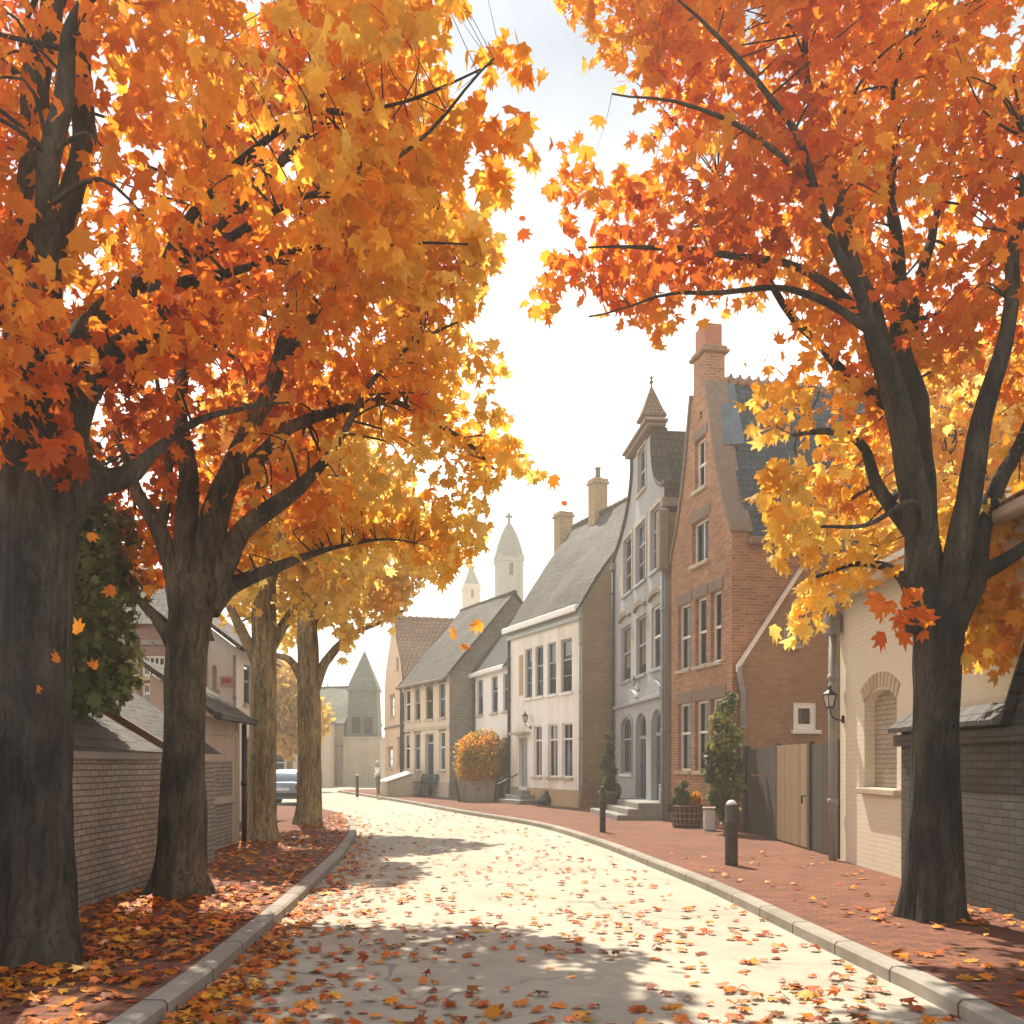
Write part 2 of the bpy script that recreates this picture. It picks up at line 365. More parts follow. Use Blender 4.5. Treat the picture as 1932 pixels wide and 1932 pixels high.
kerb(LK, 1); kerb(RK, -1)
def pavement(path, far):
    poly = [Vector((p.x, p.y, 0)) for p in path]+[Vector((x, y, 0)) for x, y in far]
    tr = tessellate_polygon([poly]); me = bpy.data.meshes.new('pavement')
    fs = []
    for a, bb, c in tr: fs.append((a, bb, c) if (poly[bb]-poly[a]).cross(poly[c]-poly[a]).z > 0 else (a, c, bb))
    me.from_pydata([(p.x, p.y, PZ) for p in poly], [], fs); me.update(); box_uv(me); me.materials.append(M_pave)
    o = bpy.data.objects.new('pavement', me); col.objects.link(o); tag(o, kind='structure')
pavement(offs(LK, .155), [(-40, -12)]); pavement(offs(RK, -.155), [(30, -12)])

# ------------------------------------------------------------------ houses
ID4 = Matrix.Identity(4)
class House:
    def __init__(s, name, label, A, Bp, cat='house'):
        s.A = Vector((A[0], A[1], PZ)); d = Vector((Bp[0]-A[0], Bp[1]-A[1], 0)); s.L = d.length; s.ang = math.atan2(d.y, d.x)
        s.o = empty(name, label, cat, s.A, s.ang); s.Mi = (Matrix.Translation(s.A) @ Matrix.Rotation(s.ang, 4, 'Z')).inverted()
        s.holes = []; s.wins = []
    def loc(s, px, py, M=ID4, d=0.0):
        Mi = M.inverted() @ s.Mi; C = Mi @ Vector((0, 0, EYE)); D = Mi.to_3x3() @ Vector(((px-CX)/F, 1, -(py-HY)/F)); t = (d-C.y)/D.y; p = C+D*t
        return p.x, p.z
    def rows(s, rects, M=ID4):
        out = []
        for x0, y0, x1, y1 in rects:
            xm = (x0+x1)/2; u0 = s.loc(x0, y0, M)[0]; u1 = s.loc(x1, y0, M)[0]; z1 = s.loc(xm, y0, M)[1]; z0 = s.loc(xm, y1, M)[1]
            out.append([u0, z0, u1, z1])
        m0 = sum(r[1] for r in out)/len(out); m1 = sum(r[3] for r in out)/len(out)
        return [(r[0], m0, r[2], m1) for r in out]
def loop_of(r, arch=0):
    u0, z0, u1, z1 = r
    if not arch: return [(u0, z0), (u1, z0), (u1, z1), (u0, z1)]
    c = (u0+u1)/2; w = (u1-u0)/2; pts = [(u0, z0), (u1, z0)]
    for i in range(11):
        a = math.pi*i/10; pts.append((c+w*math.cos(a), z1-arch+arch*math.sin(a)))
    return pts
def ring(b, outer, inner, y0, y1):
    b.sheet(outer, (inner,), y0); b.sheet(outer, (inner,), y1); b.reveal(inner, y0, y1); b.reveal(outer, y0, y1)
def shrink(r, k, arch): return loop_of((r[0]+k, r[1]+k, r[2]-k, r[3]-k), max(arch-k*.6, 0.01) if arch else 0)
def window(h, r, M=ID4, mat=None, arch=0, cols=1, bars=(.5,), depth=.13, sill=True, curtain=None, blind=0, lintel=None, surround=None, casing=.055, sillmat=None, name='window', cornice=None):
    mat = mat or M_white; u0, z0, u1, z1 = r; y = depth
    b = MB(M); ring(b, loop_of(r, arch), shrink(r, casing, arch), y-.06, y)
    iu0, iu1 = u0+casing, u1-casing; iz0, iz1 = z0+casing, z1-casing
    for k in range(1, cols):
        x = iu0+(iu1-iu0)*k/cols; b.box((x-.016, y-.045, iz0), (x+.016, y-.012, iz1-(arch*.25 if arch else 0)))
    for k, q in enumerate(bars):
        z = iz0+(iz1-iz0)*q; hh = .03 if k == 0 else .014; b.box((iu0, y-.052+.003*k, z-hh), (iu1, y-.009, z+hh))
    w = b.build(name, mat, h.o)
    b = MB(M); b.sheet(shrink(r, casing-.004, arch), (), y-.022); b.build('pane', M_glass, w)
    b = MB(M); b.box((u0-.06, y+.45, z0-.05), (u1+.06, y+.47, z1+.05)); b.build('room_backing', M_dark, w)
    if sill:
        b = MB(M); b.cbox((u0-.08, -.09, z0-.10), (u1+.08, depth-.062, z0-.004), .012); b.build('sill', sillmat or M_stone, w)
    if curtain:
        for side in curtain:
            b = MB(M); wd = (u1-u0)*random.uniform(.22, .34); n = 13; vs = []; fs = []
            for i in range(n):
                x = (u0+wd*i/(n-1)) if side == 'l' else (u1-wd*i/(n-1)); yy = y+.10+.03*math.sin(i*1.9)
                vs += [(x, yy, z0+.02), (x, yy+.02, z1-.03)]
                if i: fs.append((2*i-2, 2*i, 2*i+1, 2*i-1))
            b.add(vs, fs); b.build('curtain', M_curtain, w, True)
    if blind:
        b = MB(M); b.box((u0+.03, y+.05, z1-(z1-z0)*blind), (u1-.03, y+.06, z1-.02)); b.build('blind', M_blind if blind > .6 else M_curtain, w)
    if lintel:
        b = MB(M); b.cbox((u0-.10, -.025, z1+.015), (u1+.10, .05, z1+.015+lintel), .006); b.build('lintel', M_lintel, w)
    if surround:
        b = MB(M); ring(b, loop_of((u0-surround, z0, u1+surround, z1+surround), arch+surround*.7 if arch else 0), loop_of((u0-.001, z0+.002, u1+.001, z1+.001), arch), -.03, .004); b.build('surround', M_bluegrey if arch else M_stone, w)
    if cornice:
        pts = []; c = (u0+u1)/2; hw = (u1-u0)/2+.03
        for i in range(13):
            a = math.pi*i/12; pts.append((c+hw*math.cos(a), z1+cornice+.20*math.sin(a)))
        for i in range(12, -1, -1):
            a = math.pi*i/12; pts.append((c+hw*math.cos(a), z1+cornice-.09+.13*math.sin(a)))
        b = MB(M); b.prism(pts, -.10, .01); b.build('window_cornice', M_lintel, w)
    h.holes.append((M, loop_of(r, arch), depth)); return w
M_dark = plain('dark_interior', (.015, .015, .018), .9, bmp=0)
def door(h, r, mat, arch=0, depth=.22, panels=True, frame=None, fan=0):
    u0, z0, u1, z1 = r; fr = MB(); ring(fr, loop_of(r, arch), shrink((r[0], r[1]-.2, r[2], r[3]), .07, arch), depth-.09, depth)
    if fan: fr.box((u0+.07, depth-.085, z1-fan-.05), (u1-.07, depth-.012, z1-fan+.05))
    d = fr.build('door', frame or M_white, h.o)
    top = z1-fan-.05 if fan else z1-.07
    b = MB(); b.box((u0+.072, depth-.05, z0), (u1-.072, depth-.002, top))
    if panels:
        w = (u1-u0-.144)
        for a, c in ((.06, .42), (.5, .94)):
            for k in (0, 1):
                x0 = u0+.072+w*(.10+.44*k); b.cbox((x0, depth-.066, z0+(top-z0)*a), (x0+w*.36, depth-.0495, z0+(top-z0)*c), .012)
    b.build('door_leaf', mat, d)
    b = MB(); b.tube([(u0+.15, depth-.12, z0+1.0), (u0+.15, depth-.05, z0+1.0)], .03, 8); b.build('handle', M_chrome, d)
    if fan:
        b = MB(); b.sheet(loop_of((u0+.06, z1-fan+.05, u1-.06, z1-.06), max(0, arch-.04)), (), depth-.03); b.build('pane', M_glass, d)
    h.holes.append((ID4, loop_of(r, arch), depth)); return d
def wall(h, outline, mat, M=ID4, name='wall', y=0.0):
    hs = [(l, d) for (m, l, d) in h.holes if m is M or m == M]
    b = MB(M); b.sheet(outline, [l for l, d in hs], y)
    for l, d in hs: b.reveal(l, y, d+.02)
    return b.build(name, mat, h.o)
def sideM(h, u): return Matrix(((0, -1, 0, u), (1, 0, 0, 0), (0, 0, 1, 0), (0, 0, 0, 1)))    # wall turned to run inwards at x = u
def roof_along(h, mat, ze, zr, w, over=.25, ends=(.12, .12), back=None, ridge=M_tile_brown):     # ridge parallel to the facade
    s = (zr-ze)/w; L = h.L; u0, u1 = -ends[0], L+ends[1]; y0 = -over; z0 = ze-over*s; t = .11
    b = MB(); nu = max(6, int(L*1.5)); sd = random.uniform(0, 50)
    b.grid((u0, y0, z0+t), (u1, y0, z0+t), (u0, w, zr+t), (u1, w, zr+t), nu, 8, .09, sd)
    b.grid((u0, y0, z0), (u0, w, zr), (u0, y0, z0+t), (u0, w, zr+t), 8, 1); b.grid((u1, y0, z0), (u1, y0, z0+t), (u1, w, zr), (u1, w, zr+t), 1, 8)
    b.grid((u0, y0, z0), (u0, y0, z0+t), (u1, y0, z0), (u1, y0, z0+t), 1, 4)
    b.grid((u0, y0, z0), (u1, y0, z0), (u0, w, zr), (u1, w, zr), 3, 3)
    yb = 2*w+over; b.grid((u1, yb, z0+t), (u0, yb, z0+t), (u1, w, zr+t), (u0, w, zr+t), nu, 6, .05, sd+9)
    r = b.build('roof', mat, h.o)
    b = MB(); k = int((u1-u0)/.38)
    for i in range(k):
        x = u0+(u1-u0)*i/k; b.tube([(x, w, zr+t-.03+random.uniform(-.012, .012)), (x+.36, w, zr+t-.03)], [.12, .105], 8)
    b.build('ridge_tiles', ridge, r, True)
    return r
def chimney(par, c, w, d, z0, z1, mat, pot=True, capm=None, ang=0):
    M = Matrix.Translation((c[0], c[1], 0)) @ Matrix.Rotation(ang, 4, 'Z')
    b = MB(M); b.box((-w/2, -d/2, z0), (w/2, d/2, z1-.22)); ch = b.build('chimney', mat, par)
    b = MB(M); b.cbox((-w/2-.07, -d/2-.07, z1-.22), (w/2+.07, d/2+.07, z1-.12), .02); b.cbox((-w/2-.03, -d/2-.03, z1-.118), (w/2+.03, d/2+.03, z1), .02); b.build('chimney_cap', capm or mat, ch)
    if pot:
        b = MB(M); b.lathe([(.13, z1), (.15, z1+.06), (.11, z1+.12), (.10, z1+.40), (.13, z1+.44), (.13, z1+.48), (.05, z1+.5)], 12); b.build('chimney_pot', M_pot, ch, True)
    return ch
def pipe(h, pts, r=.05, mat=None, name='downpipe'):
    b = MB(); b.tube(pts, r, 10)
    p = [Vector(q) for q in pts]
    for i in range(len(p)-1):
        n = int((p[i+1]-p[i]).length/1.6)
        for k in range(n):
            q = p[i].lerp(p[i+1], (k+.5)/n); t = (p[i+1]-p[i]).normalized()*.05; b.tube([q-t, q+t], r*1.28, 10)
    return b.build(name, mat or M_pipe, h.o, True)

# ---- white two-storey house with brick side (third from the right)
h3 = House('white_house', 'white plastered house with steep grey roof, brown base and tan brick side wall', (-.09, 39.5), (2.46, 33.5)); L = h3.L
up = h3.rows([(991, 1225, 1004, 1317), (1010, 1217, 1025, 1314), (1033, 1213, 1049, 1311), (1058, 1205, 1079, 1305)])
for i, r in enumerate(up): window(h3, r, bars=(.62, .3), mat=M_bluegrey, blind=(.25, .0, .4, .3)[i], sillmat=M_white)
gf = h3.rows([(1007, 1370, 1022, 1464), (1034, 1367, 1052, 1466), (1060, 1362, 1080, 1468)])
for i, r in enumerate(gf): window(h3, r, bars=(.72,), cols=2 if i < 2 else 1, mat=M_white, curtain='l' if i == 2 else None, blind=.3 if i == 1 else 0)
dr = h3.rows([(979, 1392, 995, 1484)])[0]; door(h3, dr, M_door_grey, panels=True, frame=M_door_grey)
ze = 7.25
bl = h3.rows([(980, 1236, 987, 1312)])[0]; b = MB(); b.cbox((bl[0], -.02, bl[1]), (bl[2], .03, bl[3]), .008); b.build('sun_patch_panel', M_stone_warm, h3.o)  # patch of sunlight on the facade, put in as a warm-coloured panel
wall(h3, [(0, -.3), (L, -.3), (L, ze), (0, ze)], M_pl_white)
b = MB(); b.cbox((.0, -.05, -.3), (dr[0]-.05, -.004, .62), .01); b.cbox((dr[2]+.05, -.05, -.3), (L, -.004, .62), .01); b.build('plinth', M_stone_warm, h3.o)
SM = sideM(h3, L); rz = 11.6; w = 3.0
wall(h3, [(0, -.3), (2*w, -.3), (2*w, ze), (w, rz-.03), (0, ze)], M_brick_tan, SM, 'side_wall')
b = MB(SM); b.cbox((-.04, -.05, -.3), (2*w, -.006, .75), .01); b.build('side_plinth', M_brick_brown, h3.o)
wall(h3, [(0, -.3), (2*w, -.3), (2*w, ze), (w, rz-.03), (0, ze)], M_brick_tan, sideM(h3, 0.0), 'far_wall')
rf3 = roof_along(h3, M_slate_grey, ze, rz, w, .3, (.15, .12))
b = MB(); b.cbox((-.1, -.34, ze-.36), (L+.1, -.16, ze-.12), .03); b.build('gutter', M_white, h3.o)
b = MB(); b.cbox((-.02, -.16, ze-.62), (L+.03, -.004, ze-.16), .02); b.build('eaves_board', M_teal_trim, h3.o)
pipe(h3, [(.05, -.07, ze-.5), (.05, -.07, -.05)], .06, M_darkpipe); pipe(h3, [(L-.06, -.06, ze-.62), (L-.06, -.06, -.02)], .045, M_teal_trim)
for (px, py), (ww, dd), top, pot in (((1063, 1030), (.62, .62), 968, False), ((1128, 1000), (.55, .6), 905, True)):
    u, z = h3.loc(px, py, ID4, w); zt = h3.loc(px, top, ID4, w)[1]; chimney(rf3, (u, w), ww, dd, z-1.2, zt, M_brick_tan, pot)
b = MB(); b.prism([(dr[0]-.2, dr[3]+.12), (dr[2]+.3, dr[3]+.12), (dr[2]+.3, dr[3]+.22), (dr[0]-.2, dr[3]+.22)], -.38, .0); b.build('door_hood', M_stone, h3.o)

# ---- narrow bright white house between
h2 = House('low_white_house', 'narrow bright white house with dark slate roof, set back behind the round orange bush', (-1.72, 44.15), (-.12, 39.75)); L = h2.L; ze = 5.85; w = 3.2; rz = 9.9
up = h2.rows([(900, 1281, 911, 1348), (927, 1276, 939, 1345), (949, 1272, 959, 1342)])
for i, r in enumerate(up): window(h2, r, bars=(.6,), cols=1, mat=M_bluegrey, blind=(.5, .3, .4)[i])
for r in h2.rows([(900, 1395, 911, 1460), (949, 1392, 958, 1460)]): window(h2, r, bars=(.6,), mat=M_bluegrey)
wall(h2, [(0, -.3), (L, -.3), (L, ze), (0, ze)], M_pl_bright)
wall(h2, [(0, -.3), (2*w, -.3), (2*w, ze), (w, rz-.03), (0, ze)], M_brick_grey, sideM(h2, 0.0), 'far_wall')
roof_along(h2, M_slate_dark, ze, rz, w, .25, (.12, -.05))
b = MB(); b.cbox((-.1, -.3, ze-.34), (L-.06, -.1, ze-.14), .03); b.build('gutter', M_white, h2.o)
pipe(h2, [(.06, -.07, ze-.4), (.06, -.07, -.05)], .06, M_darkpipe)

# ---- cream house left of it
h1 = House('cream_house', 'cream plastered house with mossy grey roof and grey brick side, bench before its door', (-5.55, 49.0), (-2.87, 43.75)); L = h1.L; ze = 5.75; w = 3.3; rz = 9.6
up = h1.rows([(764, 1304, 774, 1362), (782, 1299, 793, 1360), (803, 1293, 817, 1356), (828, 1286, 840, 1353)])
for i, r in enumerate(up): window(h1, r, bars=(.55,), mat=(M_white, M_stone, M_lintel, M_bluegrey)[i], blind=(0, .45, 0, 0)[i], lintel=.14)
gf = h1.rows([(763, 1385, 773, 1453), (782, 1384, 793, 1450), (829, 1380, 840, 1455)])
for i, r in enumerate(gf): window(h1, r, bars=(.6,), mat=(M_white, M_bluegrey, M_white)[i], blind=(.3, 0, 0)[i], lintel=.14)
dr = h1.rows([(802, 1384, 818, 1497)])[0]; door(h1, (dr[0], -.02, dr[2], dr[3]), M_door_navy, fan=.45, frame=M_bluegrey)
wall(h1, [(0, -.3), (L, -.3), (L, ze), (0, ze)], M_pl_pink)
b = MB(); b.box((-.02, -.05, 3.18), (L+.02, -.003, 3.32)); b.build('string_course', M_stone, h1.o)
b = MB(); b.cbox((0, -.05, -.3), (dr[0]-.04, -.003, .7), .01); b.cbox((dr[2]+.04, -.05, -.3), (L, -.003, .7), .01); b.build('plinth', M_pl_beige, h1.o)
SM = sideM(h1, L)
wall(h1, [(0, -.3), (2*w, -.3), (2*w, ze), (w, rz-.03), (0, ze)], M_brick_grey, SM, 'side_wall')
wall(h1, [(0, -.3), (2*w, -.3), (2*w, ze), (w, rz-.03), (0, ze)], M_brick_grey, sideM(h1, 0.0), 'far_wall')
roof_along(h1, M_slate_grey, ze, rz, w, .35, (.2, .2))
b = MB(); b.tube([(-.15, -.36, ze-.32), (L+.15, -.36, ze-.32)], .07, 8); b.build('gutter', M_lintel, h1.o)
pipe(h1, [(.1, -.3, ze-.32), (.02, -.07, ze-.7), (.02, -.07, 0)], .05, M_darkpipe)

# ---- peach gabled house at the end of the row
h0 = House('peach_gabled_house', 'peach house with pointed gable and red tiled roof at the row far end', (-7.35, 55.0), (-5.7, 49.6)); L = h0.L; c = L/2
for r in h0.rows([(736, 1315, 744, 1352)]): window(h0, r, mat=M_stone, lintel=.12)
for r in h0.rows([(732, 1413, 741, 1449)]): window(h0, r, mat=M_stone, lintel=.12)
for r in h0.rows([(750, 1395, 757, 1445)]): window(h0, r, mat=M_stone, lintel=.12)
for r in h0.rows([(747, 1240, 752, 1262)]): window(h0, r, mat=M_stone, bars=())
ze = 6.2; za = 9.7
wall(h0, [(0, -.3), (L, -.3), (L, ze-.3), (L-.5, ze+.7), (c+.9, za-1.3), (c+.35, za), (c-.35, za), (c-.9, za-1.3), (.5, ze+.7), (0, ze-.3)], M_pl_peach)
b = MB(); b.box((-.02, -.06, 3.5), (L+.02, -.003, 3.62)); b.build('string_course', M_lintel, h0.o)
SM = sideM(h0, L); D0 = 8.0
wall(h0, [(0, -.3), (D0, -.3), (D0, ze-.3), (0, ze-.3)], M_pl_peach, SM, 'side_wall')
b = MB()
for sg in (-1, 1): b.grid((c+sg*c*1.04, .05, ze-.35), (c+sg*c*1.04, D0, ze-.35), (c, .05, za-.15), (c, D0, za-.15), 8, 5, .06, 3+sg)
rf = b.build('roof', M_tile_red, h0.o)
b = MB()
for i in range(20): b.tube([(c, .05+i*.4, za-.12), (c, .43+i*.4, za-.15)], [.14, .11], 8)
b.build('ridge_tiles', M_tile_red, rf)
pipe(h0, [(L-.12, -.06, ze-.4), (L-.12, -.06, 0)], .05, M_darkpipe)

# ---- grey house with the bell gable and the turret
hg = House('grey_gabled_house', 'tall grey plastered house with curved bell gable, arched doors and a pointed turret', (3.60, 33.55), (4.27, 26.15)); L = hg.L
z2 = hg.rows([(1177, 997, 1193, 1109), (1200, 986, 1219, 1099), (1228, 973, 1249, 1085)])
for i, r in enumerate(z2): window(hg, r, mat=M_bluegrey, bars=(.66, .33), cols=2 if i == 1 else 1, sillmat=M_bluegrey, blind=.3 if i == 1 else 0, surround=.09)
z1 = hg.rows([(1172, 1171, 1190, 1279), (1200, 1163, 1219, 1271), (1229, 1152, 1251, 1269)])
for i, r in enumerate(z1): window(hg, r, mat=M_bluegrey if i < 2 else M_white, bars=(.52,), blind=(.75, .8, 0)[i], sillmat=M_bluegrey, cornice=.28)
g0 = hg.rows([(1173, 1353, 1193, 1460)])[0]; window(hg, g0, mat=M_bluegrey, arch=.35, bars=(.62,), cols=2, sillmat=M_white, surround=.12)
d1 = hg.rows([(1199, 1345, 1219, 1511)])[0]; d2 = hg.rows([(1228, 1340, 1250, 1524)])[0]
SH = .50                                            # door step height
door(hg, (d1[0], SH, d1[2], d1[3]), M_door_navy, arch=.45, fan=.75, frame=M_bluegrey); door(hg, (d2[0], SH, d2[2], d1[3]), M_door_navy, arch=.5, fan=.7, frame=M_bluegrey)
gw = hg.rows([(1204, 845, 1219, 927)])[0]; window(hg, gw, mat=M_bluegrey, bars=(.5,), cols=2, surround=.08)
def lp(pts, h): return [h.loc(x, y) for x, y in pts]
zt = 11.28; zs = 8.75
uL0 = 0.02; nl = hg.loc(1194, 900)[0]; nr = hg.loc(1233, 900)[0]
left = [(0, zs-.25), (.25, zs), (nl*.45, zs+.45), (nl*.75, zs+1.0), (nl*.93, zs+1.6), (nl, zs+2.1), (nl, zt)]
wr = L-nr
right = [(nr, zt), (nr, zs+2.0), (nr+wr*.10, zs+1.4), (nr+wr*.35, zs+.85), (nr+wr*.7, zs+.55), (L-.02, zs+.5), (L-.02, zs+.1), (L, zs)]
wall(hg, [(0, -.3), (L, -.3)]+right[::-1]+left[::-1], M_pl_grey)
for seg in (left, right):                             # coping that follows the gable
    b = MB(); pts = smooth_path([(p[0], 0, p[1]) for p in seg], 3)
    for a, q in zip(pts, pts[1:]):
        b.add([(a.x, -.10, a.z), (a.x, .42, a.z), (q.x, .42, q.z), (q.x, -.10, q.z), (a.x, -.10, a.z+.10), (a.x, .42, a.z+.10), (q.x, .42, q.z+.10), (q.x, -.10, q.z+.10)],
              [(0, 1, 2, 3), (4, 7, 6, 5), (0, 3, 7, 4), (1, 5, 6, 2), (0, 4, 5, 1), (3, 2, 6, 7)])
    b.build('gable_coping', M_tile_brown, hg.o)
b = MB(); b.cbox((nl-.22, -.22, zt+.08), (nr+.15, .35, zt+.2), .03); b.cbox((nl-.3, -.3, zt+.202), (nr+.22, .4, zt+.30), .03); b.build('gable_cornice', M_lintel, hg.o)
for q0, q1 in (((nr-.3, .03, zs+.3), (nr-.002, 1.0, zt)), ((nl+.002, .03, zs+1.2), (nl+.3, 1.0, zt))):
    b = MB(); b.box(q0, q1); b.build('gable_return', M_tile_brown, hg.o)
for q0, q1 in (((L-.38, -.16, zs-.15), (L+.06, .3, zs+.12)), ((-.05, -.16, zs-.42), (.32, .3, zs-.2))):
    b = MB(); b.cbox(q0, q1, .03); b.build('gable_kneeler', M_lintel, hg.o)
# turret behind the gable top: square shaft, pyramid cap, finial
tu2, ztp = hg.loc(1229, 728, ID4, .75); zcb = hg.loc(1229, 795, ID4, .75)[1]; T = Matrix.Translation((tu2, .75, 0))
b = MB(T); b.box((-.34, -.30, 8.0), (.34, .30, zcb+.02)); sh = b.build('turret', M_brick_brown, hg.o)
b = MB(T); b.lathe([(.52, zcb+.021), (.60, zcb+.08), (.45, zcb+.30), (.02, ztp)], 4); b.build('turret_roof', brick('turret_tile', (.25, .15, .085), (.17, .10, .06), (.05, .03, .02), bw=.16, bh=.16, ms=.015), sh)
b = MB(T); b.lathe([(.03, ztp-.04), (.03, ztp+.06), (.08, ztp+.12), (.03, ztp+.18), (.03, ztp+.22), (.06, ztp+.27), (.01, ztp+.33)], 8); b.build('finial', M_black, sh, True)
# roof: ridge runs back from the gable
cc = (nl+nr)/2; Dg = 9.0; zrg = 10.75
b = MB()
for sg, ue, zz in ((-1, -.1, zs-.3), (1, L+.05, zs-.3)): b.grid((ue, .3, zz), (ue, Dg, zz), (cc+.3, .3, zrg), (cc+.3, Dg, zrg), 10, 6, .06, 20+sg)
rfg = b.build('roof', M_tile_brown, hg.o)
b = MB()
for i in range(24): b.tube([(cc+.3, .4+i*.36, zrg+.03), (cc+.3, .74+i*.36, zrg)], [.15, .11], 8)
b.build('ridge_tiles', M_tile_brown, rfg)
wall(hg, [(0, -.3), (Dg, -.3), (Dg, zs-.3), (0, zs-.3)], M_brick_brown, sideM(hg, L), 'side_wall'); wall(hg, [(0, -.3), (Dg, -.3), (Dg, zs-.3), (0, zs-.3)], M_brick_brown, sideM(hg, 0), 'far_wall')
# pediments over the ground floor, entablature, corner pilaster, downpipes
zc = d1[3]+.30
b = MB(); b.cbox((.35, -.13, zc), (L-.45, -.002, zc+.12), .015); b.build('entablature', M_bluegrey, hg.o)
for a, q in ((g0[0]-.35, g0[2]+.9), (d2[0]-.35, L-.5)):
    b = MB(); pts = []; c0 = (a+q)/2; hw = (q-a)/2
    for i in range(15): t = math.pi*i/14; pts.append((c0+hw*math.cos(t), zc+.124+.42*math.sin(t)))
    b.prism(pts, -.11, -.002); b.build('pediment', M_bluegrey, hg.o)
b = MB(); b.cbox((L-.42, -.08, 1.0), (L-.06, -.003, zs-.2), .02); b.cbox((L-.47, -.14, -.3), (L-.01, -.003, .998), .02); b.build('corner_pilaster', M_bluegrey, hg.o)
pipe(hg, [(.12, -.08, zs-.4), (.12, -.08, 0)], .055, M_darkpipe); pipe(hg, [(L-.0, -.15, zs-.5), (L-.0, -.15, 0)], .05, M_bluegrey)
b = MB(); b.cbox((L-.15, -.30, zs-1.9), (L+.28, -.02, zs-.25), .04); b.build('rain_hopper', M_lintel, hg.o)
b = MB()
for i in range(3):
    k = (2-i)*.30; b.cbox((d1[0]-.25-k*.55, -.75-k, -.2+.0*i), (d2[2]+.22+k*.12, -.004*(i+1), SH-.02-(2-i)*.165), .02)
b.build('doorstep', M_stone_grey, hg.o)

# ---- red brick gabled house
hb = House('red_brick_house', 'tall red brick house with curved narrow gable, chimney on its peak and blue slate roof', (4.32, 25.85), (5.12, 22.2)); L = hb.L; c = L/2
f1 = hb.rows([(1279, 1140, 1303, 1263), (1312, 1127, 1333, 1255), (1341, 1115, 1361, 1249)])
for i, r in enumerate(f1): window(hb, r, bars=(.5,), curtain=('l', 'r', 'l')[i], lintel=.26, depth=.16, blind=.0)
f0 = hb.rows([(1279, 1326, 1303, 1458), (1311, 1323, 1336, 1455), (1341, 1318, 1367, 1450)])
for i, r in enumerate(f0): window(hb, r, bars=(.56,), curtain=('lr', 'lr', 'l')[i], lintel=.28, depth=.16, arch=0)
f2 = hb.rows([(1306, 981, 1337, 1062)])[0]; window(hb, f2, cols=2, bars=(), curtain='r', lintel=.26, depth=.16)
f3 = hb.rows([(1311, 827, 1332, 922)])[0]; window(hb, f3, cols=2, bars=(.5,), lintel=.22, depth=.16)
f4 = hb.rows([(1320, 776, 1325, 791)])[0]; window(hb, f4, bars=(), sill=False, casing=.02, mat=M_lintel)
ze = 6.95; zt = 11.0
hw = [(ze, c), (ze+.30, c-.12), (ze+.8, c-.42), (ze+1.5, c-.72), (ze+2.3, c-.98), (ze+3.1, c-1.18), (ze+3.7, c-1.32), (zt, c-1.42)]
left = [(c-x, z) for z, x in hw]; right = [(c+x, z) for z, x in hw]
wall(hb, [(0, -.3), (L, -.3)]+right+left[::-1], M_brick_red)
for seg in (left, right):
    b = MB()
    for a, q in zip(seg, seg[1:]):
        sg = 1 if seg is right else -1
        P = [(a[0], a[1]), (q[0], q[1]), (q[0]+sg*.07, q[1]+.04), (a[0]+sg*.07, a[1]+.04)]
        b.add([(x, -.06, z) for x, z in P]+[(x, .50, z) for x, z in P], [(0, 1, 2, 3), (7, 6, 5, 4), (0, 4, 5, 1), (1, 5, 6, 2), (2, 6, 7, 3), (3, 7, 4, 0)])
    b.build('gable_coping', M_lintel, hb.o)
Db = 8.5; SMb = sideM(hb, L)
# small windows in the brick side wall
lean = Matrix(((0, -1, 0, L+.10), (1, 0, 0, 0), (0, 0, 1, 0), (0, 0, 0, 1)))
sq = hb.rows([(1497, 1325, 1541, 1377)], lean)[0]; wq = window(hb, sq, lean, casing=.14, bars=(), depth=.10, sill=True, sillmat=M_white)
bq = hb.rows([(1480, 1183, 1505, 1217)], lean)[0]; window(hb, bq, lean, casing=.04, cols=4, bars=(), depth=.10)
wall(hb, [(0, -.3), (Db, -.3), (Db, ze), (0, ze)], M_brick_red, SMb, 'side_wall')
ua, zaa = hb.loc(1396, 1258, lean); ub, zbb = hb.loc(1492, 1108, lean)
sl = (zbb-zaa)/(ub-ua); ue = ub+1.0
lean_out = [(ua, -.3), (Db, -.3), (Db, zaa+sl*(ue-ua)), (ue, zaa+sl*(ue-ua)), (ua, zaa)]
wall(hb, lean_out, M_brick_brown, lean, 'lean_to_wall')
b = MB(lean); b.add([(ua-.1, -.09, zaa-.12), (ue, -.09, zaa+sl*(ue-ua)), (ue, -.09, zaa+sl*(ue-ua)+.14), (ua-.1, -.09, zaa+.03), (ua-.1, .0, zaa-.12), (ue, .0, zaa+sl*(ue-ua)), (ue, .0, zaa+sl*(ue-ua)+.14), (ua-.1, .0, zaa+.03)],
    [(0, 1, 2, 3), (7, 6, 5, 4), (0, 4, 5, 1), (1, 5, 6, 2), (2, 6, 7, 3), (3, 7, 4, 0)]); b.build('verge_board', M_white, hb.o)
pl = lambda u, d, z: lean @ Vector((u, d, z))
pipe(hb, [pl(ua-.05, -.10, zaa-.02), pl(ua-.07, -.12, zaa-.2), pl(ua+.04, -.08, zaa-.6), pl(ua+.04, -.08, 0)], .055, M_pipe)
b = MB()
for sg, uu in ((-1, -.12), (1, L+.14)): b.grid((uu, .42, ze-.15), (uu, Db, ze-.15), (c, .42, zt+.25), (c, Db, zt+.25), 14, 8, .05, 40+sg)
rfb = b.build('roof', M_slate, hb.o)
b = MB()
for i in range(32):
    b.tube([(c, .5+i*.25, zt+.28), (c, .73+i*.25, zt+.25)], [.12, .10], 8); b.box((c-.03, .6+i*.25-.03, zt+.30), (c+.03, .6+i*.25+.05, zt+.46), .012)
b.build('ridge_tiles', M_tile_red, rfb)
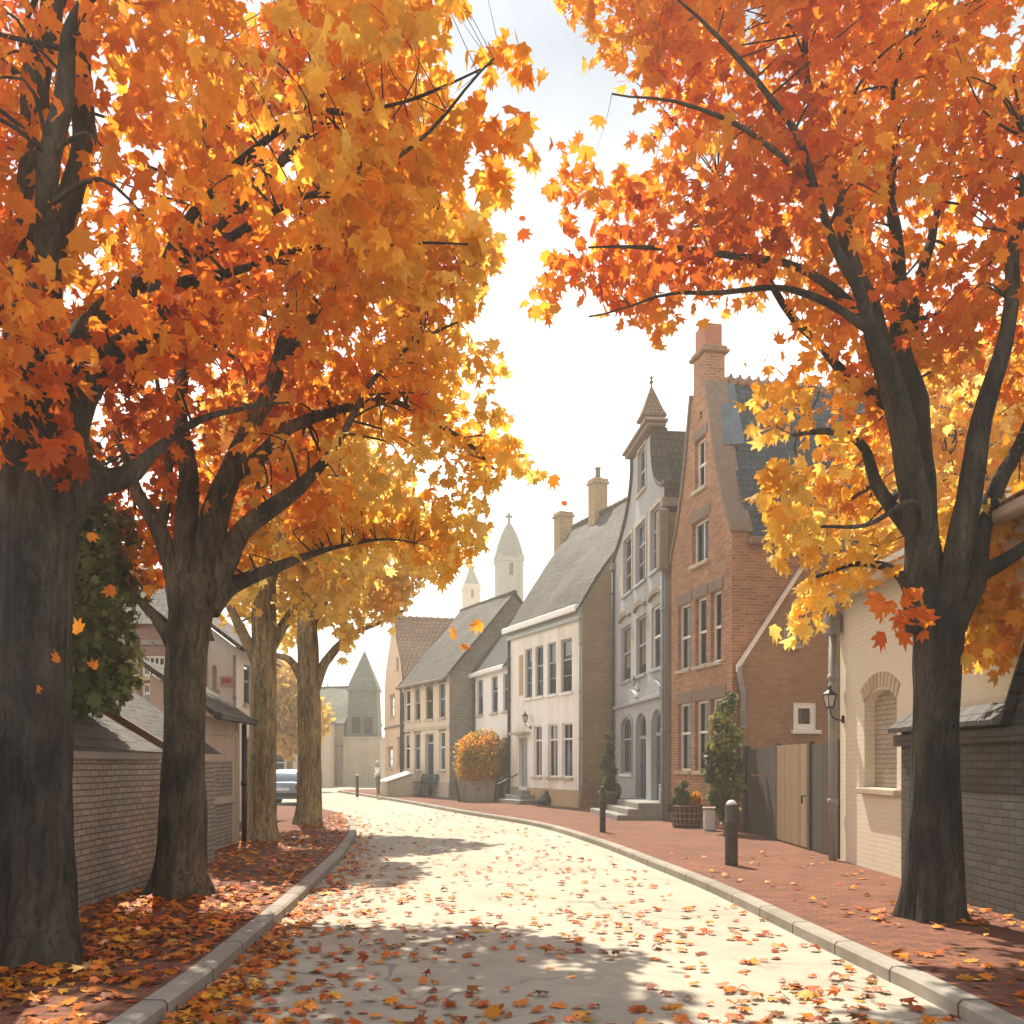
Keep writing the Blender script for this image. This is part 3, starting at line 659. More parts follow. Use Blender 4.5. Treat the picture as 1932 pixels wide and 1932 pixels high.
b = MB(); b.cbox((L+.02, .35, ze-.28), (L+.22, Db, ze-.10), .03); b.build('gutter', M_lintel, hb.o)
ch = MB(); ch.box((c-.36, .0-.005, zt-.25), (c+.36, .52, zt+.80)); cho = ch.build('chimney', M_brick_red, rfb)
b = MB(); b.cbox((c-.46, -.11, zt+.802), (c+.46, .63, zt+.90), .03); b.cbox((c-.41, -.06, zt+.902), (c+.41, .58, zt+.99), .03); b.build('chimney_cap', M_brick_brown, cho)
b = MB(); b.box((c-.30, .02, zt+.992), (c+.30, .47, zt+1.55)); b.build('chimney_stack', brick('orange_brick', (.52, .19, .10), (.45, .15, .08), (.35, .2, .13)), cho)
b = MB(); b.add([(c+.44, .03, zt-.1), (c+.44, .72, zt-.1), (c+1.0, .72, zt-1.7), (c+.86, .03, zt-1.75), (c+.47, .03, zt+.02), (c+.47, .72, zt+.02), (c+1.06, .72, zt-1.66), (c+.92, .03, zt-1.7)],
    [(3, 2, 1, 0), (4, 5, 6, 7), (0, 1, 5, 4), (1, 2, 6, 5), (2, 3, 7, 6), (3, 0, 4, 7)]); b.build('lead_flashing', M_lead, rfb)
wall(hb, [(0, -.3), (Db, -.3), (Db, ze), (0, ze)], M_brick_red, sideM(hb, 0), 'far_wall')

# ---- board gate between the brick house and the cream building
ga = Vector((5.43, 22.0, PZ)); gb = Vector((5.43, 15.75, PZ)); gl = (gb-ga).length
gate = empty('board_gate', 'weathered wooden board gate with a pale tan door, between brick house and cream wall', 'gate', ga, R(-90))
GH = 1.92
b = MB(); b.box((0, -.02, .02), (2.42, .03, GH-.62)); b.box((0, -.021, GH-.58), (2.42, .028, GH-.02)); b.build('board_panel', M_wood_dark, gate)
b = MB(); b.box((4.72, -.022, .02), (gl, .03, GH)); b.build('board_panel', M_wood_dark, gate)
dl = MB(); dl.box((2.56, -.04, .04), (4.62, .02, GH+.02)); dlo = dl.build('gate_leaf', M_wood_tan, gate); dlo['label'] = 'pale tan boarded leaf'
b = MB(); b.tube([(4.45, -.03, .98), (4.45, -.10, .98), (4.45, -.10, .84)], .018, 6); b.build('latch', M_black, dlo)
for x in (.0, 2.49, 4.67, gl-.06):
    b = MB(); b.box((x-.06, -.05, -.1), (x+.06, .06, GH+.06)); b.build('gate_post', M_wood_dark, gate)

# ---- cream painted brick building, right
hc = House('cream_brick_building', 'low cream painted brick building with a blocked arched window, right behind the big maple', (5.35, 15.55), (5.35, 2.0)); L = hc.L; ze = 4.28
ar = hc.rows([(1631, 1300, 1692, 1487)])[0]
wd = (ar[2]-ar[0])/2; arch_loop = loop_of(ar, wd*.315); hc.holes.append((ID4, arch_loop, .16))
wall(hc, [(0, -.3), (L, -.3), (L, ze), (0, ze)], M_brick_cream)
b = MB(); b.sheet(arch_loop, (), .16); bl = b.build('blocked_window', brick('grey_cream_brick', (.50, .44, .35), (.45, .39, .31), (.28, .24, .19), dirt=.4), hc.o)
b = MB(); b.cbox((ar[0]-.12, -.10, ar[1]-.1), (ar[2]+.14, .155, ar[1]-.003), .015); b.build('sill', M_stone, bl)
b = MB(); uc = (ar[0]+ar[2])/2; n = 11; wd = (ar[2]-ar[0])/2
for i in range(n):
    a0 = R(125-70*i/n-.7); a1 = R(125-70*(i+1)/n+.7); Rr = wd/math.sin(R(35))+.02; z0 = ar[3]-wd*.315-wd/math.tan(R(35))+.01
    P = [(uc+Rr*math.cos(a0), z0+Rr*math.sin(a0)), (uc+(Rr+.22)*math.cos(a0), z0+(Rr+.22)*math.sin(a0)), (uc+(Rr+.22)*math.cos(a1), z0+(Rr+.22)*math.sin(a1)), (uc+Rr*math.cos(a1), z0+Rr*math.sin(a1))]
    b.prism(P, -.02, .006)
b.build('brick_arch', plaster('arch_brick', (.54, .47, .37)), bl)
b = MB(); b.grid((-.3, -.40, ze-.06), (L, -.40, ze-.06), (-.3, 3.6, ze+2.3), (L, 3.6, ze+2.3), 14, 6, .05, 70); b.grid((L, 7.6, ze-.06), (-.3, 7.6, ze-.06), (L, 3.6, ze+2.3), (-.3, 3.6, ze+2.3), 10, 4)
b.build('roof', M_tile_brown, hc.o)
b = MB(); b.cbox((-.3, -.38, ze-.20), (L, -.22, ze-.075), .02); b.build('eaves_board', M_pl_beige, hc.o)
b = MB(); b.box((-.28, -.21, ze-.12), (L, -.002, ze-.08)); b.build('soffit', M_stone, hc.o)
wall(hc, [(0, -.3), (7.2, -.3), (7.2, ze), (3.6, ze+2.15), (0, ze)], M_brick_cream, sideM(hc, 0.0), 'far_wall')
pipe(hc, [(.02, -.13, ze-.3), (.02, -.13, -.05)], .065, M_pipe)
b = MB(); b.cbox((-.14, -.26, ze-.62), (.18, -.03, ze-.26), .04); b.build('rain_hopper', M_pipe, hc.o)

# ---- dark brick garden wall, right foreground
gwl = empty('garden_wall', 'dark grey brick garden wall with dark tiled coping that steps up, right edge', 'wall', (5.12, 12.55, PZ), R(-90))
b = MB(); prof = [(0, -.2), (9.5, -.2), (9.5, 2.80), (3.25, 2.80), (2.75, 2.02), (0, 2.02)]
b.prism(prof, 0, .20); b.build('wall', M_brick_dark, gwl)
b = MB()
tops = [(-.12, 2.02), (2.78, 2.02), (3.28, 2.80), (9.5, 2.80)]
for (x0, z0), (x1, z1) in zip(tops, tops[1:]):
    d = Vector((x1-x0, 0, z1-z0)); n = max(2, int(d.length/.24)); 
    for i in range(n):
        p = Vector((x0, 0, z0))+d*(i/n); q = Vector((x0, 0, z0))+d*((i+.96)/n); j = random.uniform(0, .012)
        b.add([(p.x, -.13, p.z+.01+j), (q.x, -.13, q.z+.01+j), (q.x, .10, q.z+.20+j), (p.x, .10, p.z+.20+j), (p.x, .30, p.z+.02), (q.x, .30, q.z+.02), (p.x, -.13, p.z-.05+j), (q.x, -.13, q.z-.05+j)],
              [(0, 1, 2, 3), (3, 2, 5, 4), (6, 7, 1, 0), (0, 3, 4, 6), (1, 7, 5, 2), (6, 4, 5, 7)])
b.build('coping', M_slate_dark, gwl)
b = MB(); b.cbox((-.10, -.07, 1.80), (9.5, -.002, 1.95), .01); b.build('dentil_course', M_brick_dark, gwl)

# ------------------------------------------------------------------ left side
# garden outbuilding along the left pavement
ob = House('brick_outbuilding', 'low grey brick outbuilding with tiled lean-to roof, behind the two nearest left maples', (-4.72, 2.0), (-4.72, 12.75), 'outbuilding'); L = ob.L
OM = Matrix(((1, 0, 0, 0), (0, 1, 0, 0), (0, 0, 1, 0), (0, 0, 0, 1)))
b = MB(); b.box((0, .0, -.3), (L, .25, 1.62)); b.build('wall', M_brick_grey, ob.o)
b = MB(); b.cbox((-.02, -.06, 1.622), (L+.02, .3, 1.73), .015); b.build('coping', M_stone_grey, ob.o)
b = MB(); b.grid((0, -.10, 1.735), (L+.06, -.10, 1.735), (0, 1.5, 2.7), (L+.06, 1.5, 2.7), 20, 4, .03, 5); b.build('roof', M_slate_grey, ob.o)
b = MB(); 
for x in (L+.07,): b.add([(x, -.14, 1.70), (x, 1.5, 2.70), (x, 1.5, 2.80), (x, -.14, 1.80), (x+.06, -.14, 1.70), (x+.06, 1.5, 2.70), (x+.06, 1.5, 2.80), (x+.06, -.14, 1.80)], [(0, 1, 2, 3), (7, 6, 5, 4), (0, 4, 5, 1), (1, 5, 6, 2), (2, 6, 7, 3), (3, 7, 4, 0)])
b.build('verge_board', plain('red_brown_board', (.16, .07, .045), .7), ob.o)
wall(ob, [(0, -.3), (1.5, -.3), (1.5, 2.66), (0, 1.7)], M_brick_grey, sideM(ob, L), 'end_wall')
b = MB(); b.box((L+.12, .06, -.3), (L+2.6, 2.2, 1.6)); b.build('rear_wall', M_brick_grey, ob.o)
b = MB(); b.grid((L+.14, -.02, 1.72), (L+2.7, -.02, 1.72), (L+.14, 2.0, 3.15), (L+2.7, 2.0, 3.15), 8, 5, .03, 8); b.build('rear_roof', M_slate_dark, ob.o)
# beige shed house right of tree two
hs = House('beige_shed', 'small beige plastered shed with grey brick infill and low roof, beside the second left maple', (-5.40, 16.6), (-5.46, 19.0), 'shed'); L = hs.L
# facade faces the street (+x): local x runs away from the camera, so outward is local +... handled by mirrored frame
hs.o.rotation_euler.z = math.atan2(2.4, -.06)
def SB(): return MB(Matrix.Scale(-1, 4, (0, 1, 0)))     # local y negated: inward is away from the street
hs_w = MB(Matrix.Scale(1, 4)); 
b = MB(); b.box((0, 0, -.3), (L, .9, 2.42)); b.build('wall', M_pl_beige, hs.o)
b = MB(); b.grid((-.1, -.28, 2.36), (L+.1, -.28, 2.36), (-.1, 1.05, 3.3), (L+.1, 1.05, 3.3), 8, 4); b.grid((-.1, -.28, 2.46), (L+.1, -.28, 2.46), (-.1, 1.05, 3.4), (L+.1, 1.05, 3.4), 8, 4, .02, 12)
for x in (-.1, L+.1): b.grid((x, -.28, 2.36), (x, 1.05, 3.3), (x, -.28, 2.46), (x, 1.05, 3.4), 4, 1)
b.build('roof', M_slate_grey, hs.o)
b = MB(); b.tube([(-.1, -.32, 2.40), (L+.1, -.32, 2.40)], .07, 8); b.build('gutter', M_darkpipe, hs.o)
for x in (.02, L-.02):
    b = MB(); b.add([(x, .001, 2.42), (x, .9, 2.42), (x, .9, 3.15)], [(0, 1, 2)]); b.build('gable', M_pl_beige, hs.o)
b = MB(); b.cbox((.05, -.012, .95), (L-.45, .03, 1.62), .004); b.cbox((.05, -.012, .05), (L-.45, .03, .82), .004); b.build('brick_infill', M_brick_grey, hs.o)
b = MB(); b.cbox((.0, -.07, .825), (L-.38, .03, .90), .01); b.cbox((L-.2, -.03, -.2), (L+.02, .03, 2.38), .008); b.box((-.02, -.03, 2.1), (L-.21, -.002, 2.2)); b.build('trim', M_stone, hs.o)
pipe(hs, [(L+.02, -.12, 2.36), (L+.02, -.12, 0)], .05, M_darkpipe)
# white gabled house beyond
hw_ = empty('white_gable_house', 'white gabled house with a small red sign, beyond the beige shed on the left', 'house', (-7.28, 25.0, PZ), 0)
b = MB(); out = [(-6.0, -.3), (0, -.3), (0, 4.65), (-2.9, 6.85), (-6.0, 4.65)]
wl = House.__new__(House); wl.o = hw_; wl.holes = []
wl.Mi = Matrix.Translation((-7.28, 25.0, PZ)).inverted()
rr = House.rows(wl, [(399, 1255, 409, 1300)])[0]; window(wl, rr, bars=(), mat=M_stone, arch=.12)
wall(wl, out, M_pl_white)
rs = House.rows(wl, [(417, 1276, 440, 1295)])[0]
b = MB(); b.box((rs[0], -.05, rs[1]), (rs[2], -.003, rs[3])); sb = b.build('sign_board', M_sign_board, hw_)
b = MB(); b.cbox((rs[0]+.04, -.064, rs[1]+.08), (rs[2]-.05, -.05, rs[3]-.06), .004); b.build('sign_panel', M_sign_red, sb)
SMw = Matrix(((0, -1, 0, 0), (1, 0, 0, 0), (0, 0, 1, 0), (0, 0, 0, 1)))
for u in (.9, 2.6): window(wl, (u, 1.0, u+.8, 2.3), SMw, mat=M_bluegrey, bars=(.6,))
for u in (.9, 2.6): window(wl, (u, 3.2, u+.8, 4.3), SMw, mat=M_bluegrey, bars=(.6,))
wall(wl, [(0, -.3), (4.2, -.3), (4.2, 4.65), (0, 4.65)], M_pl_bright, SMw, 'side_wall')
b = MB()
for sx, x in ((1, .25), (-1, -6.2)):
    for dz in (0, .12): b.grid((x, -.2, 4.5+dz), (x, 4.4, 4.5+dz), (-2.9, -.2, 6.92+dz), (-2.9, 4.4, 6.92+dz), 4, 4, .02, 3)
    b.grid((x, -.2, 4.5), (x, -.2, 4.62), (-2.9, -.2, 6.92), (-2.9, -.2, 7.04), 1, 4)
b.build('roof', M_slate_grey, hw_)
pp = House.__new__(House); pp.o = hw_; pipe(pp, [(.03, -.06, 4.4), (.03, -.06, 0)], .04, M_pipe)
# pinkish brick house with white sash grids behind the green tree
hk = House('pink_brick_house', 'pinkish brick house with white many-paned windows, seen left behind the green tree', (-12.6, 21.6), (-7.72, 21.6)); L = hk.L
for r in hk.rows([(266, 1236, 312, 1276)]): window(hk, r, cols=4, bars=(.5,), casing=.06)
for r in hk.rows([(266, 1288, 312, 1328)]): window(hk, r, cols=4, bars=(.5,), casing=.06)
for r in hk.rows([(266, 1345, 312, 1390)]): window(hk, r, cols=4, bars=(.5,), casing=.06)
M_brick_pink = brick('pink_brick', (.36, .22, .18), (.29, .17, .14), (.3, .23, .2), dirt=.4)
wall(hk, [(0, -.3), (L, -.3), (L, 4.8), (0, 4.8)], M_brick_pink)
b = MB()
for z in (4.25, 2.95, 1.55): b.cbox((1.9, -.07, z), (L+.02, -.003, z+.12), .01)
b.build('string_course', M_stone_grey, hk.o)
wall(hk, [(0, -.3), (2.6, -.3), (2.6, 4.8), (1.3, 5.8), (0, 4.8)], M_brick_pink, sideM(hk, L), 'side_wall')
b = MB(); b.grid((-.3, -.2, 4.7), (L+.12, -.2, 4.7), (-.3, 1.3, 5.95), (L+.12, 1.3, 5.95), 6, 4, .03); b.grid((L+.12, 2.8, 4.7), (-.3, 2.8, 4.7), (L+.12, 1.3, 5.95), (-.3, 1.3, 5.95), 6, 4); b.build('roof', M_slate_grey, hk.o)

# ------------------------------------------------------------------ far buildings
def tower(name, label, px0, px1, ptop, pshaft, pbase, Y, wall_m, roof_m, ogee=False, cross=True):
    a = at(px0, pbase, Y); q = at(px1, pbase, Y); w = (q.x-a.x)/2; o = empty(name, label, 'tower', ((a.x+q.x)/2, Y+w, 0)); zs = at(0, pshaft, Y).z; zt = at(0, ptop, Y).z
    b = MB(Matrix.Rotation(R(12), 4, 'Z')); b.box((-w, -w, -.5), (w, w, zs)); sh = b.build('shaft', wall_m, o)
    b = MB(Matrix.Rotation(R(12), 4, 'Z')); b.cbox((-w*1.1, -w*1.1, zs-.02*zs), (w*1.1, w*1.1, zs+.01*zs), .05*w); b.build('cornice', wall_m, o)
    H = zt-zs
    prof = [(1.32, 0), (1.24, .06), (1.04, .32), (.70, .62), (.34, .85), (.02, 1.0)] if ogee else [(1.48, 0), (1.0, .3), (.06, 1.0)]
    b = MB(Matrix.Rotation(R(12), 4, 'Z')); b.lathe([(w*r, zs+H*.01+H*k) for r, k in prof], 8 if ogee else 4); b.build('spire', roof_m, o)
    if cross:
        s = w*.10; b = MB(); b.box((-s, -s, zt-.3), (s, s, zt+w*.7)); b.box((-w*.3, -s*.8, zt+w*.3), (w*.3, s*.8, zt+w*.3+2*s)); b.build('cross', M_black, o)
    b = MB(Matrix.Rotation(R(12), 4, 'Z')); b.box((-w*.16, -w-.03, zs-w*1.5), (w*.16, -w+.2, zs-w*.5)); b.build('belfry_opening', M_dark, o)
    return o
tower('church_tower', 'stone church tower with domed spire and cross rising behind the grey roofs', 937, 983, 978, 1050, 1470, 95, M_stone_grey, M_slate_green, True)
tower('slim_tower', 'slimmer pale church tower further off, left of the domed church tower', 873, 903, 1062, 1105, 1465, 125, M_stone, M_slate_green, False, False)
tower('far_spire', 'faint distant church spire just right of the fourth left maple', 606, 626, 1282, 1345, 1462, 150, M_pl_mauve, M_pl_mauve, False, False)
# gatehouse
gh = empty('gatehouse', 'small stone gatehouse with green slate-clad upper stage and pyramid roof at the bend', 'gatehouse', (-11.05, 71.5, 0))
b = MB(); b.box((-1.35, -1.35, -.3), (1.35, 1.35, 3.5)); b.build('wall', M_stone, gh)
b = MB(); b.cbox((-1.45, -1.45, 3.5), (1.45, 1.45, 3.65), .03); b.build('cornice', M_stone, gh)
b = MB(); b.box((-1.15, -1.15, 3.655), (1.15, 1.15, 7.05), .12); b.build('slate_stage', M_slate_green, gh)
b = MB(); b.lathe([(1.62, 7.055), (1.62, 7.15), (1.25, 7.9), (.04, 10.1)], 4); b.build('roof', M_slate_green, gh)
for x in (-.75, .15):
    b = MB(); b.cbox((x, -1.22, 3.9), (x+.6, -1.10, 5.1), .02); b.build('louvre', M_slate_grey, gh)
# barn beside it
bn = House('stone_barn', 'low pale stone barn with pitched roof beside the gatehouse', (-17.0, 72.0), (-12.45, 70.6), 'barn'); L = bn.L
d = (L*.62, .0, L*.88, 2.3); door(bn, d, M_door_grey, panels=False)
wall(bn, [(0, -.3), (L, -.3), (L, 4.6), (0, 4.6)], M_stone)
b = MB(); b.box((0, -.06, 2.75), (L, -.003, 2.9)); b.build('string_course', M_stone_grey, bn.o)
roof_along(bn, M_slate_green, 4.6, 7.4, 3.2, .2)
wall(bn, [(0, -.3), (6.4, -.3), (6.4, 4.6), (3.2, 7.35), (0, 4.6)], M_stone, sideM(bn, L), 'side_wall')
# houses across the side street
for (x, y, w_, h_, name, label, mt) in ((-23.5, 66, 5.2, 5.2, 'mauve_house', 'hazy mauve house beyond the parked car, nearest the third maple', M_pl_mauve), (-18.1, 68, 5.0, 4.6, 'pale_far_house', 'hazy pale house beyond the parked car, nearest the fourth maple', M_pl_pink)):
    hh = House(name, label, (x, y), (x+w_, y))
    for z in (1.0, 3.1):
        for k in (.22, .68): window(hh, (w_*k-.1, z, w_*k+.8, z+1.25), bars=(.5,))
    wall(hh, [(0, -.3), (w_, -.3), (w_, h_), (w_/2, h_+2.6), (0, h_)], mt)
    wall(hh, [(0, -.3), (8, -.3), (8, h_), (0, h_)], mt, sideM(hh, w_), 'side_wall'); wall(hh, [(0, -.3), (8, -.3), (8, h_), (0, h_)], mt, sideM(hh, 0), 'far_wall')
    b = MB()
    for xx in (-.2, w_+.2): b.grid((xx, -.2, h_-.15), (xx, 8, h_-.15), (w_/2, -.2, h_+2.7), (w_/2, 8, h_+2.7), 4, 4)
    b.build('roof', M_slate_grey, hh.o)

# ------------------------------------------------------------------ leaves and trees
ANG = [90, 78, 66, 58, 50, 38, 26, 14, -2, -22, -40, -62, -80, -86]
RAD = [1.0, .62, .55, .78, .88, .52, .50, .72, .60, .42, .50, .36, .30, .34]
half = [(r*math.cos(R(a)), r*math.sin(R(a))) for a, r in zip(ANG, RAD)]
outl = half[1:]+[(-x, y) for x, y in reversed(half[1:])]; outl = [half[0]]+outl
LEAF2 = np.array([(0, -.05)]+outl); NL = len(LEAF2)
LEAF_TRI = np.array([(0, i, i % (NL-1)+1) for i in range(1, NL)])
LEAF_TRI = np.array([(0, i, (i if i < NL-1 else 0)+1) for i in range(1, NL)])
def leaf_cloud(P, size, colr, flat=.0, droop=True, name='crown', mat=None, parent=None, small=False):
    """one mesh holding len(P) maple leaves; P centres, size lengths, colr rgb"""
    n = len(P); T = LEAF2
    if small:
        T = np.array([(0, -.5), (.42, -.1), (.30, .35), (0, .6), (-.30, .35), (-.42, -.1)]); tri = np.array([(0, 1, 2), (0, 2, 3), (0, 3, 4), (0, 4, 5)])
    else: tri = LEAF_TRI
    k = len(T)
    yaw = rng.uniform(0, 2*np.pi, n)
    if flat: tilt = rng.normal(0, flat, n); roll = rng.normal(0, flat, n)
    else: tilt = rng.normal(R(62), .55, n); roll = rng.normal(0, .5, n)
    spin = rng.uniform(0, 2*np.pi, n) if flat else rng.normal(np.pi, .8, n)
    x = T[None, :, 0]*size[:, None]*rng.uniform(.7, 1.05, n)[:, None]; y = T[None, :, 1]*size[:, None]; curl = rng.uniform(-.1, .8, n) if flat else rng.uniform(-.3, .95, n)
    z = -curl[:, None]*(np.abs(T[None, :, 0])**1.4)*size[:, None]-.25*rng.uniform(-1, 1, n)[:, None]*(T[None, :, 1]**2)*size[:, None]*(.3 if flat else 1)
    if flat: z = z-z.min(axis=1, keepdims=True)
    c, s = np.cos(spin)[:, None], np.sin(spin)[:, None]; x, y = x*c-y*s, x*s+y*c
    c, s = np.cos(roll)[:, None], np.sin(roll)[:, None]; x, z = x*c+z*s, -x*s+z*c
    c, s = np.cos(tilt)[:, None], np.sin(tilt)[:, None]; y, z = y*c-z*s, y*s+z*c
    if flat: z = z-z.min(axis=1, keepdims=True)+.003
    c, s = np.cos(yaw)[:, None], np.sin(yaw)[:, None]; x, y = x*c-y*s, x*s+y*c
    V = np.stack([x, y, z], -1)+P[:, None, :]
    me = bpy.data.meshes.new(name); nf = n*len(tri)
    me.vertices.add(n*k); me.vertices.foreach_set('co', V.reshape(-1).astype(np.float32))
    idx = (tri[None]+(np.arange(n)*k)[:, None, None]).reshape(-1)
    me.loops.add(nf*3); me.loops.foreach_set('vertex_index', idx.astype(np.int32))
    me.polygons.add(nf); me.polygons.foreach_set('loop_start', np.arange(0, nf*3, 3, dtype=np.int32)); me.polygons.foreach_set('loop_total', np.full(nf, 3, dtype=np.int32))
    me.update(calc_edges=True); at_ = me.color_attributes.new('leaf_colour', 'FLOAT_COLOR', 'POINT')
    C = np.ones((n, k, 4), np.float32); C[:, :, :3] = colr[:, None, :]; at_.data.foreach_set('color', C.reshape(-1))
    me.materials.append(mat or M_leaf); me.validate()
    o = bpy.data.objects.new(name, me); col.objects.link(o)
    if parent is not None: o.parent = parent
    return o
PAL = np.array([(.24, .035, .010), (.52, .080, .010), (.76, .16, .012), (.86, .28, .016), (.90, .40, .026), (.93, .55, .06), (.95, .69, .15)])
def palette(hue, val):
    h = np.clip(hue, 0, .999)*(len(PAL)-1); i = h.astype(int); f = (h-i)[:, None]; return (PAL[i]*(1-f)+PAL[np.minimum(i+1, len(PAL)-1)]*f)*val[:, None]
def inside(poly, x, y):
    c = np.zeros(len(x), bool); n = len(poly); j = n-1
    for i in range(n):
        xi, yi = poly[i]; xj, yj = poly[j]
        k = ((yi > y) != (yj > y)) & (x < (xj-xi)*(y-yi)/((yj-yi) or 1e-9)+xi); c ^= k; j = i
    return c
def edge_dist(poly, x, y):
    d = np.full(len(x), 1e9); n = len(poly)
    for i in range(n):
        ax, ay = poly[i]; bx, by = poly[(i+1) % n]; L2 = (bx-ax)**2+(by-ay)**2+1e-9
        t = np.clip(((x-ax)*(bx-ax)+(y-ay)*(by-ay))/L2, 0, 1); d = np.minimum(d, np.hypot(x-ax-t*(bx-ax), y-ay-t*(by-ay)))
    return d
def nz(P, f, seed): return np.array([noise.noise(Vector((p[0]*f+seed, p[1]*f+seed*.7, p[2]*f-seed))) for p in P])
def maple(name, label, group, Y, base, trunk, limbs, poly, n_leaf, size, hue_fn, thick, seed, barkm, gap=.0, twigs=150, depth_bias=0.0, extra=None, cat='tree', front_drop=.72):
    s = Y/F; o = empty(name, label, cat, (at(base[0], base[1], Y).x, Y, PZ), 0, group); O = Vector(o.location)
    def W(px, py, dy=0):
        p = at(px, py, Y); return Vector((p.x, Y+dy, p.z))-O
    b = MB()
    tp = smooth_path([W(x, y) for x, y, r in trunk], 14); tr = smooth_path([(r*s*1.03, 0, 0) for x, y, r in trunk], 14)
    # root flare with lobes
    n = 84; vs = []; fs = []
    for i, (p, rr) in enumerate(zip(tp, tr)):
        hgt = p.z
        for k in range(n):
            a = 2*math.pi*k/n; fl = max(0, 1-hgt/.75); lob = 1+fl*fl*(.06+.30*max(0, math.sin(a*5+seed))**2)
            q = Vector((math.cos(a), math.sin(a), 0)); r = rr.x*lob*(1+.09*noise.noise(Vector((q.x*2.2+seed, q.y*2.2, hgt*.9)))+.05*noise.noise(Vector((q.x*6+seed, q.y*6, hgt*2.5)))-.055*(1-abs(noise.noise(Vector((q.x*8+seed, q.y*8, hgt*.55)))*2.6))+.03*noise.noise(Vector((q.x*19, q.y*19+seed, hgt*3))))
            vs.append((p.x+q.x*r, p.y+q.y*r, p.z if i else -.12))
    for i in range(len(tp)-1):
        for k in range(n): fs.append((i*n+k, i*n+(k+1) % n, (i+1)*n+(k+1) % n, (i+1)*n+k))
    fs.append(tuple(range((len(tp)-1)*n, len(tp)*n))); b.add(vs, fs)
    skel = []
    for limb in limbs:
        pts = smooth_path([W(*q[:3]) for q in [(l[0], l[1], l[3] if len(l) > 3 else 0) for l in limb]], 5); rr = smooth_path([(l[2]*s, 0, 0) for l in limb], 5)
        pts = [p+Vector((noise.noise(p*1.3+Vector((seed, 0, 0))), noise.noise(p*1.3+Vector((0, seed, 0))), noise.noise(p*1.3+Vector((0, 0, seed)))))*.09*min(1, i/6) for i, p in enumerate(pts)]
        b.tube(pts, [max(q.x, .008) for q in rr], 12, True, .16, seed); skel += [(p, q.x) for p, q in zip(pts, rr)]
    b.build('trunk', barkm, o, True)
    # crown volume: outline in the tree's own plane, lens-shaped depth
    pw = [(W(x, y).x, W(x, y).z) for x, y in poly]; xs = [p[0] for p in pw]; zs = [p[1] for p in pw]
    P = np.zeros((0, 3)); m = int(n_leaf*2.2)
    X = rng.uniform(min(xs), max(xs), m*4); Z = rng.uniform(min(zs), max(zs), m*4); k = inside(pw, X, Z); X, Z = X[k][:m*2], Z[k][:m*2]
    d = edge_dist(pw, X, Z); th = thick*np.clip(d/1.3, .10, 1)**.7; Yo = rng.uniform(-1, 1, len(X))*th+depth_bias
    kk = (Y+Yo)/Y                                       # the crown widens a little with depth
    P = np.stack([(X+O.x)*kk-O.x, Yo, (Z+O.z-EYE)*kk-O.z+EYE], -1); g = nz(P, .95, seed)+.6*nz(P, 2.3, seed+5)
    big_ = [(p, r) for p, r in skel if r > 9*s]; BP = np.array([p for p, r in big_]); BR = np.array([r for p, r in big_])
    near = np.zeros(len(P), bool)
    for p, r in zip(BP[::2], BR[::2]): near |= (np.hypot(P[:, 0]-p[0], P[:, 2]-p[2]) < r*1.0+.17) & (P[:, 1] < p[1]+.1) & (P[:, 1] > p[1]-3)
    u_ = rng.uniform(0, 1, len(P)); keep = (g > gap) & ~(near & (u_ < front_drop)) & ~((Yo < depth_bias-.6*thick) & (u_ > .6)); keep &= rng.uniform(0, 1, len(P)) < np.clip(.22+d/.75, 0, 1); P = P[keep][:n_leaf]; P = P+rng.normal(0, .09, P.shape)
    n_main = len(P)
    if extra:
        for (ex, ey, er, en, edy) in extra:
            c0 = np.array(W(ex, ey, edy)); q = rng.normal(0, 1, (en, 3)); q = q/np.linalg.norm(q, axis=1)[:, None]*rng.uniform(0, 1, en)[:, None]**.5*er*s; P = np.concatenate([P, c0+q])
    PX = CX+(P[:, 0]+O.x)*F/Y; PY = HY-(P[:, 2]+O.z-EYE)*F/Y
    hue = hue_fn(PX, PY)+.07+.40*nz(P, .9, seed+20)+.22*nz(P, 2.6, seed+31)+rng.normal(0, .055, len(P)); val = rng.uniform(.80, 1.15, len(P))*(1+.25*nz(P, 1.7, seed+40))
    leaf_cloud(P, size*rng.uniform(.62, 1.12, len(P)), palette(hue, val), name='crown', parent=o)
    # twigs that carry the leaves
    b = MB(); sp = np.array([p for p, r in skel]); sel = rng.choice(n_main, min(twigs, n_main), replace=False)
    for i in sel:
        q = Vector(P[i]); dd = np.linalg.norm(sp-P[i], axis=1)+np.where(sp[:, 2] > P[i][2]+.6, 1.5, 0); j = int(np.argmin(dd)); p0, r0 = skel[j]
        if (q-p0).length > 1.9 or (q-p0).length < .25: continue
        mid = p0.lerp(q, .5)+Vector((rng.normal(0, .12), rng.normal(0, .12), rng.normal(.08, .1))); path = smooth_path([p0, mid, q], 4)
        r1 = min(r0*.45, .012+.012*(q-p0).length); b.tube(path, [r1*(1-.8*t/(len(path)-1)) for t in range(len(path))], 5, False)
    tw = b.build('twigs', barkm, o, True); tag(tw, kind='stuff'); return o

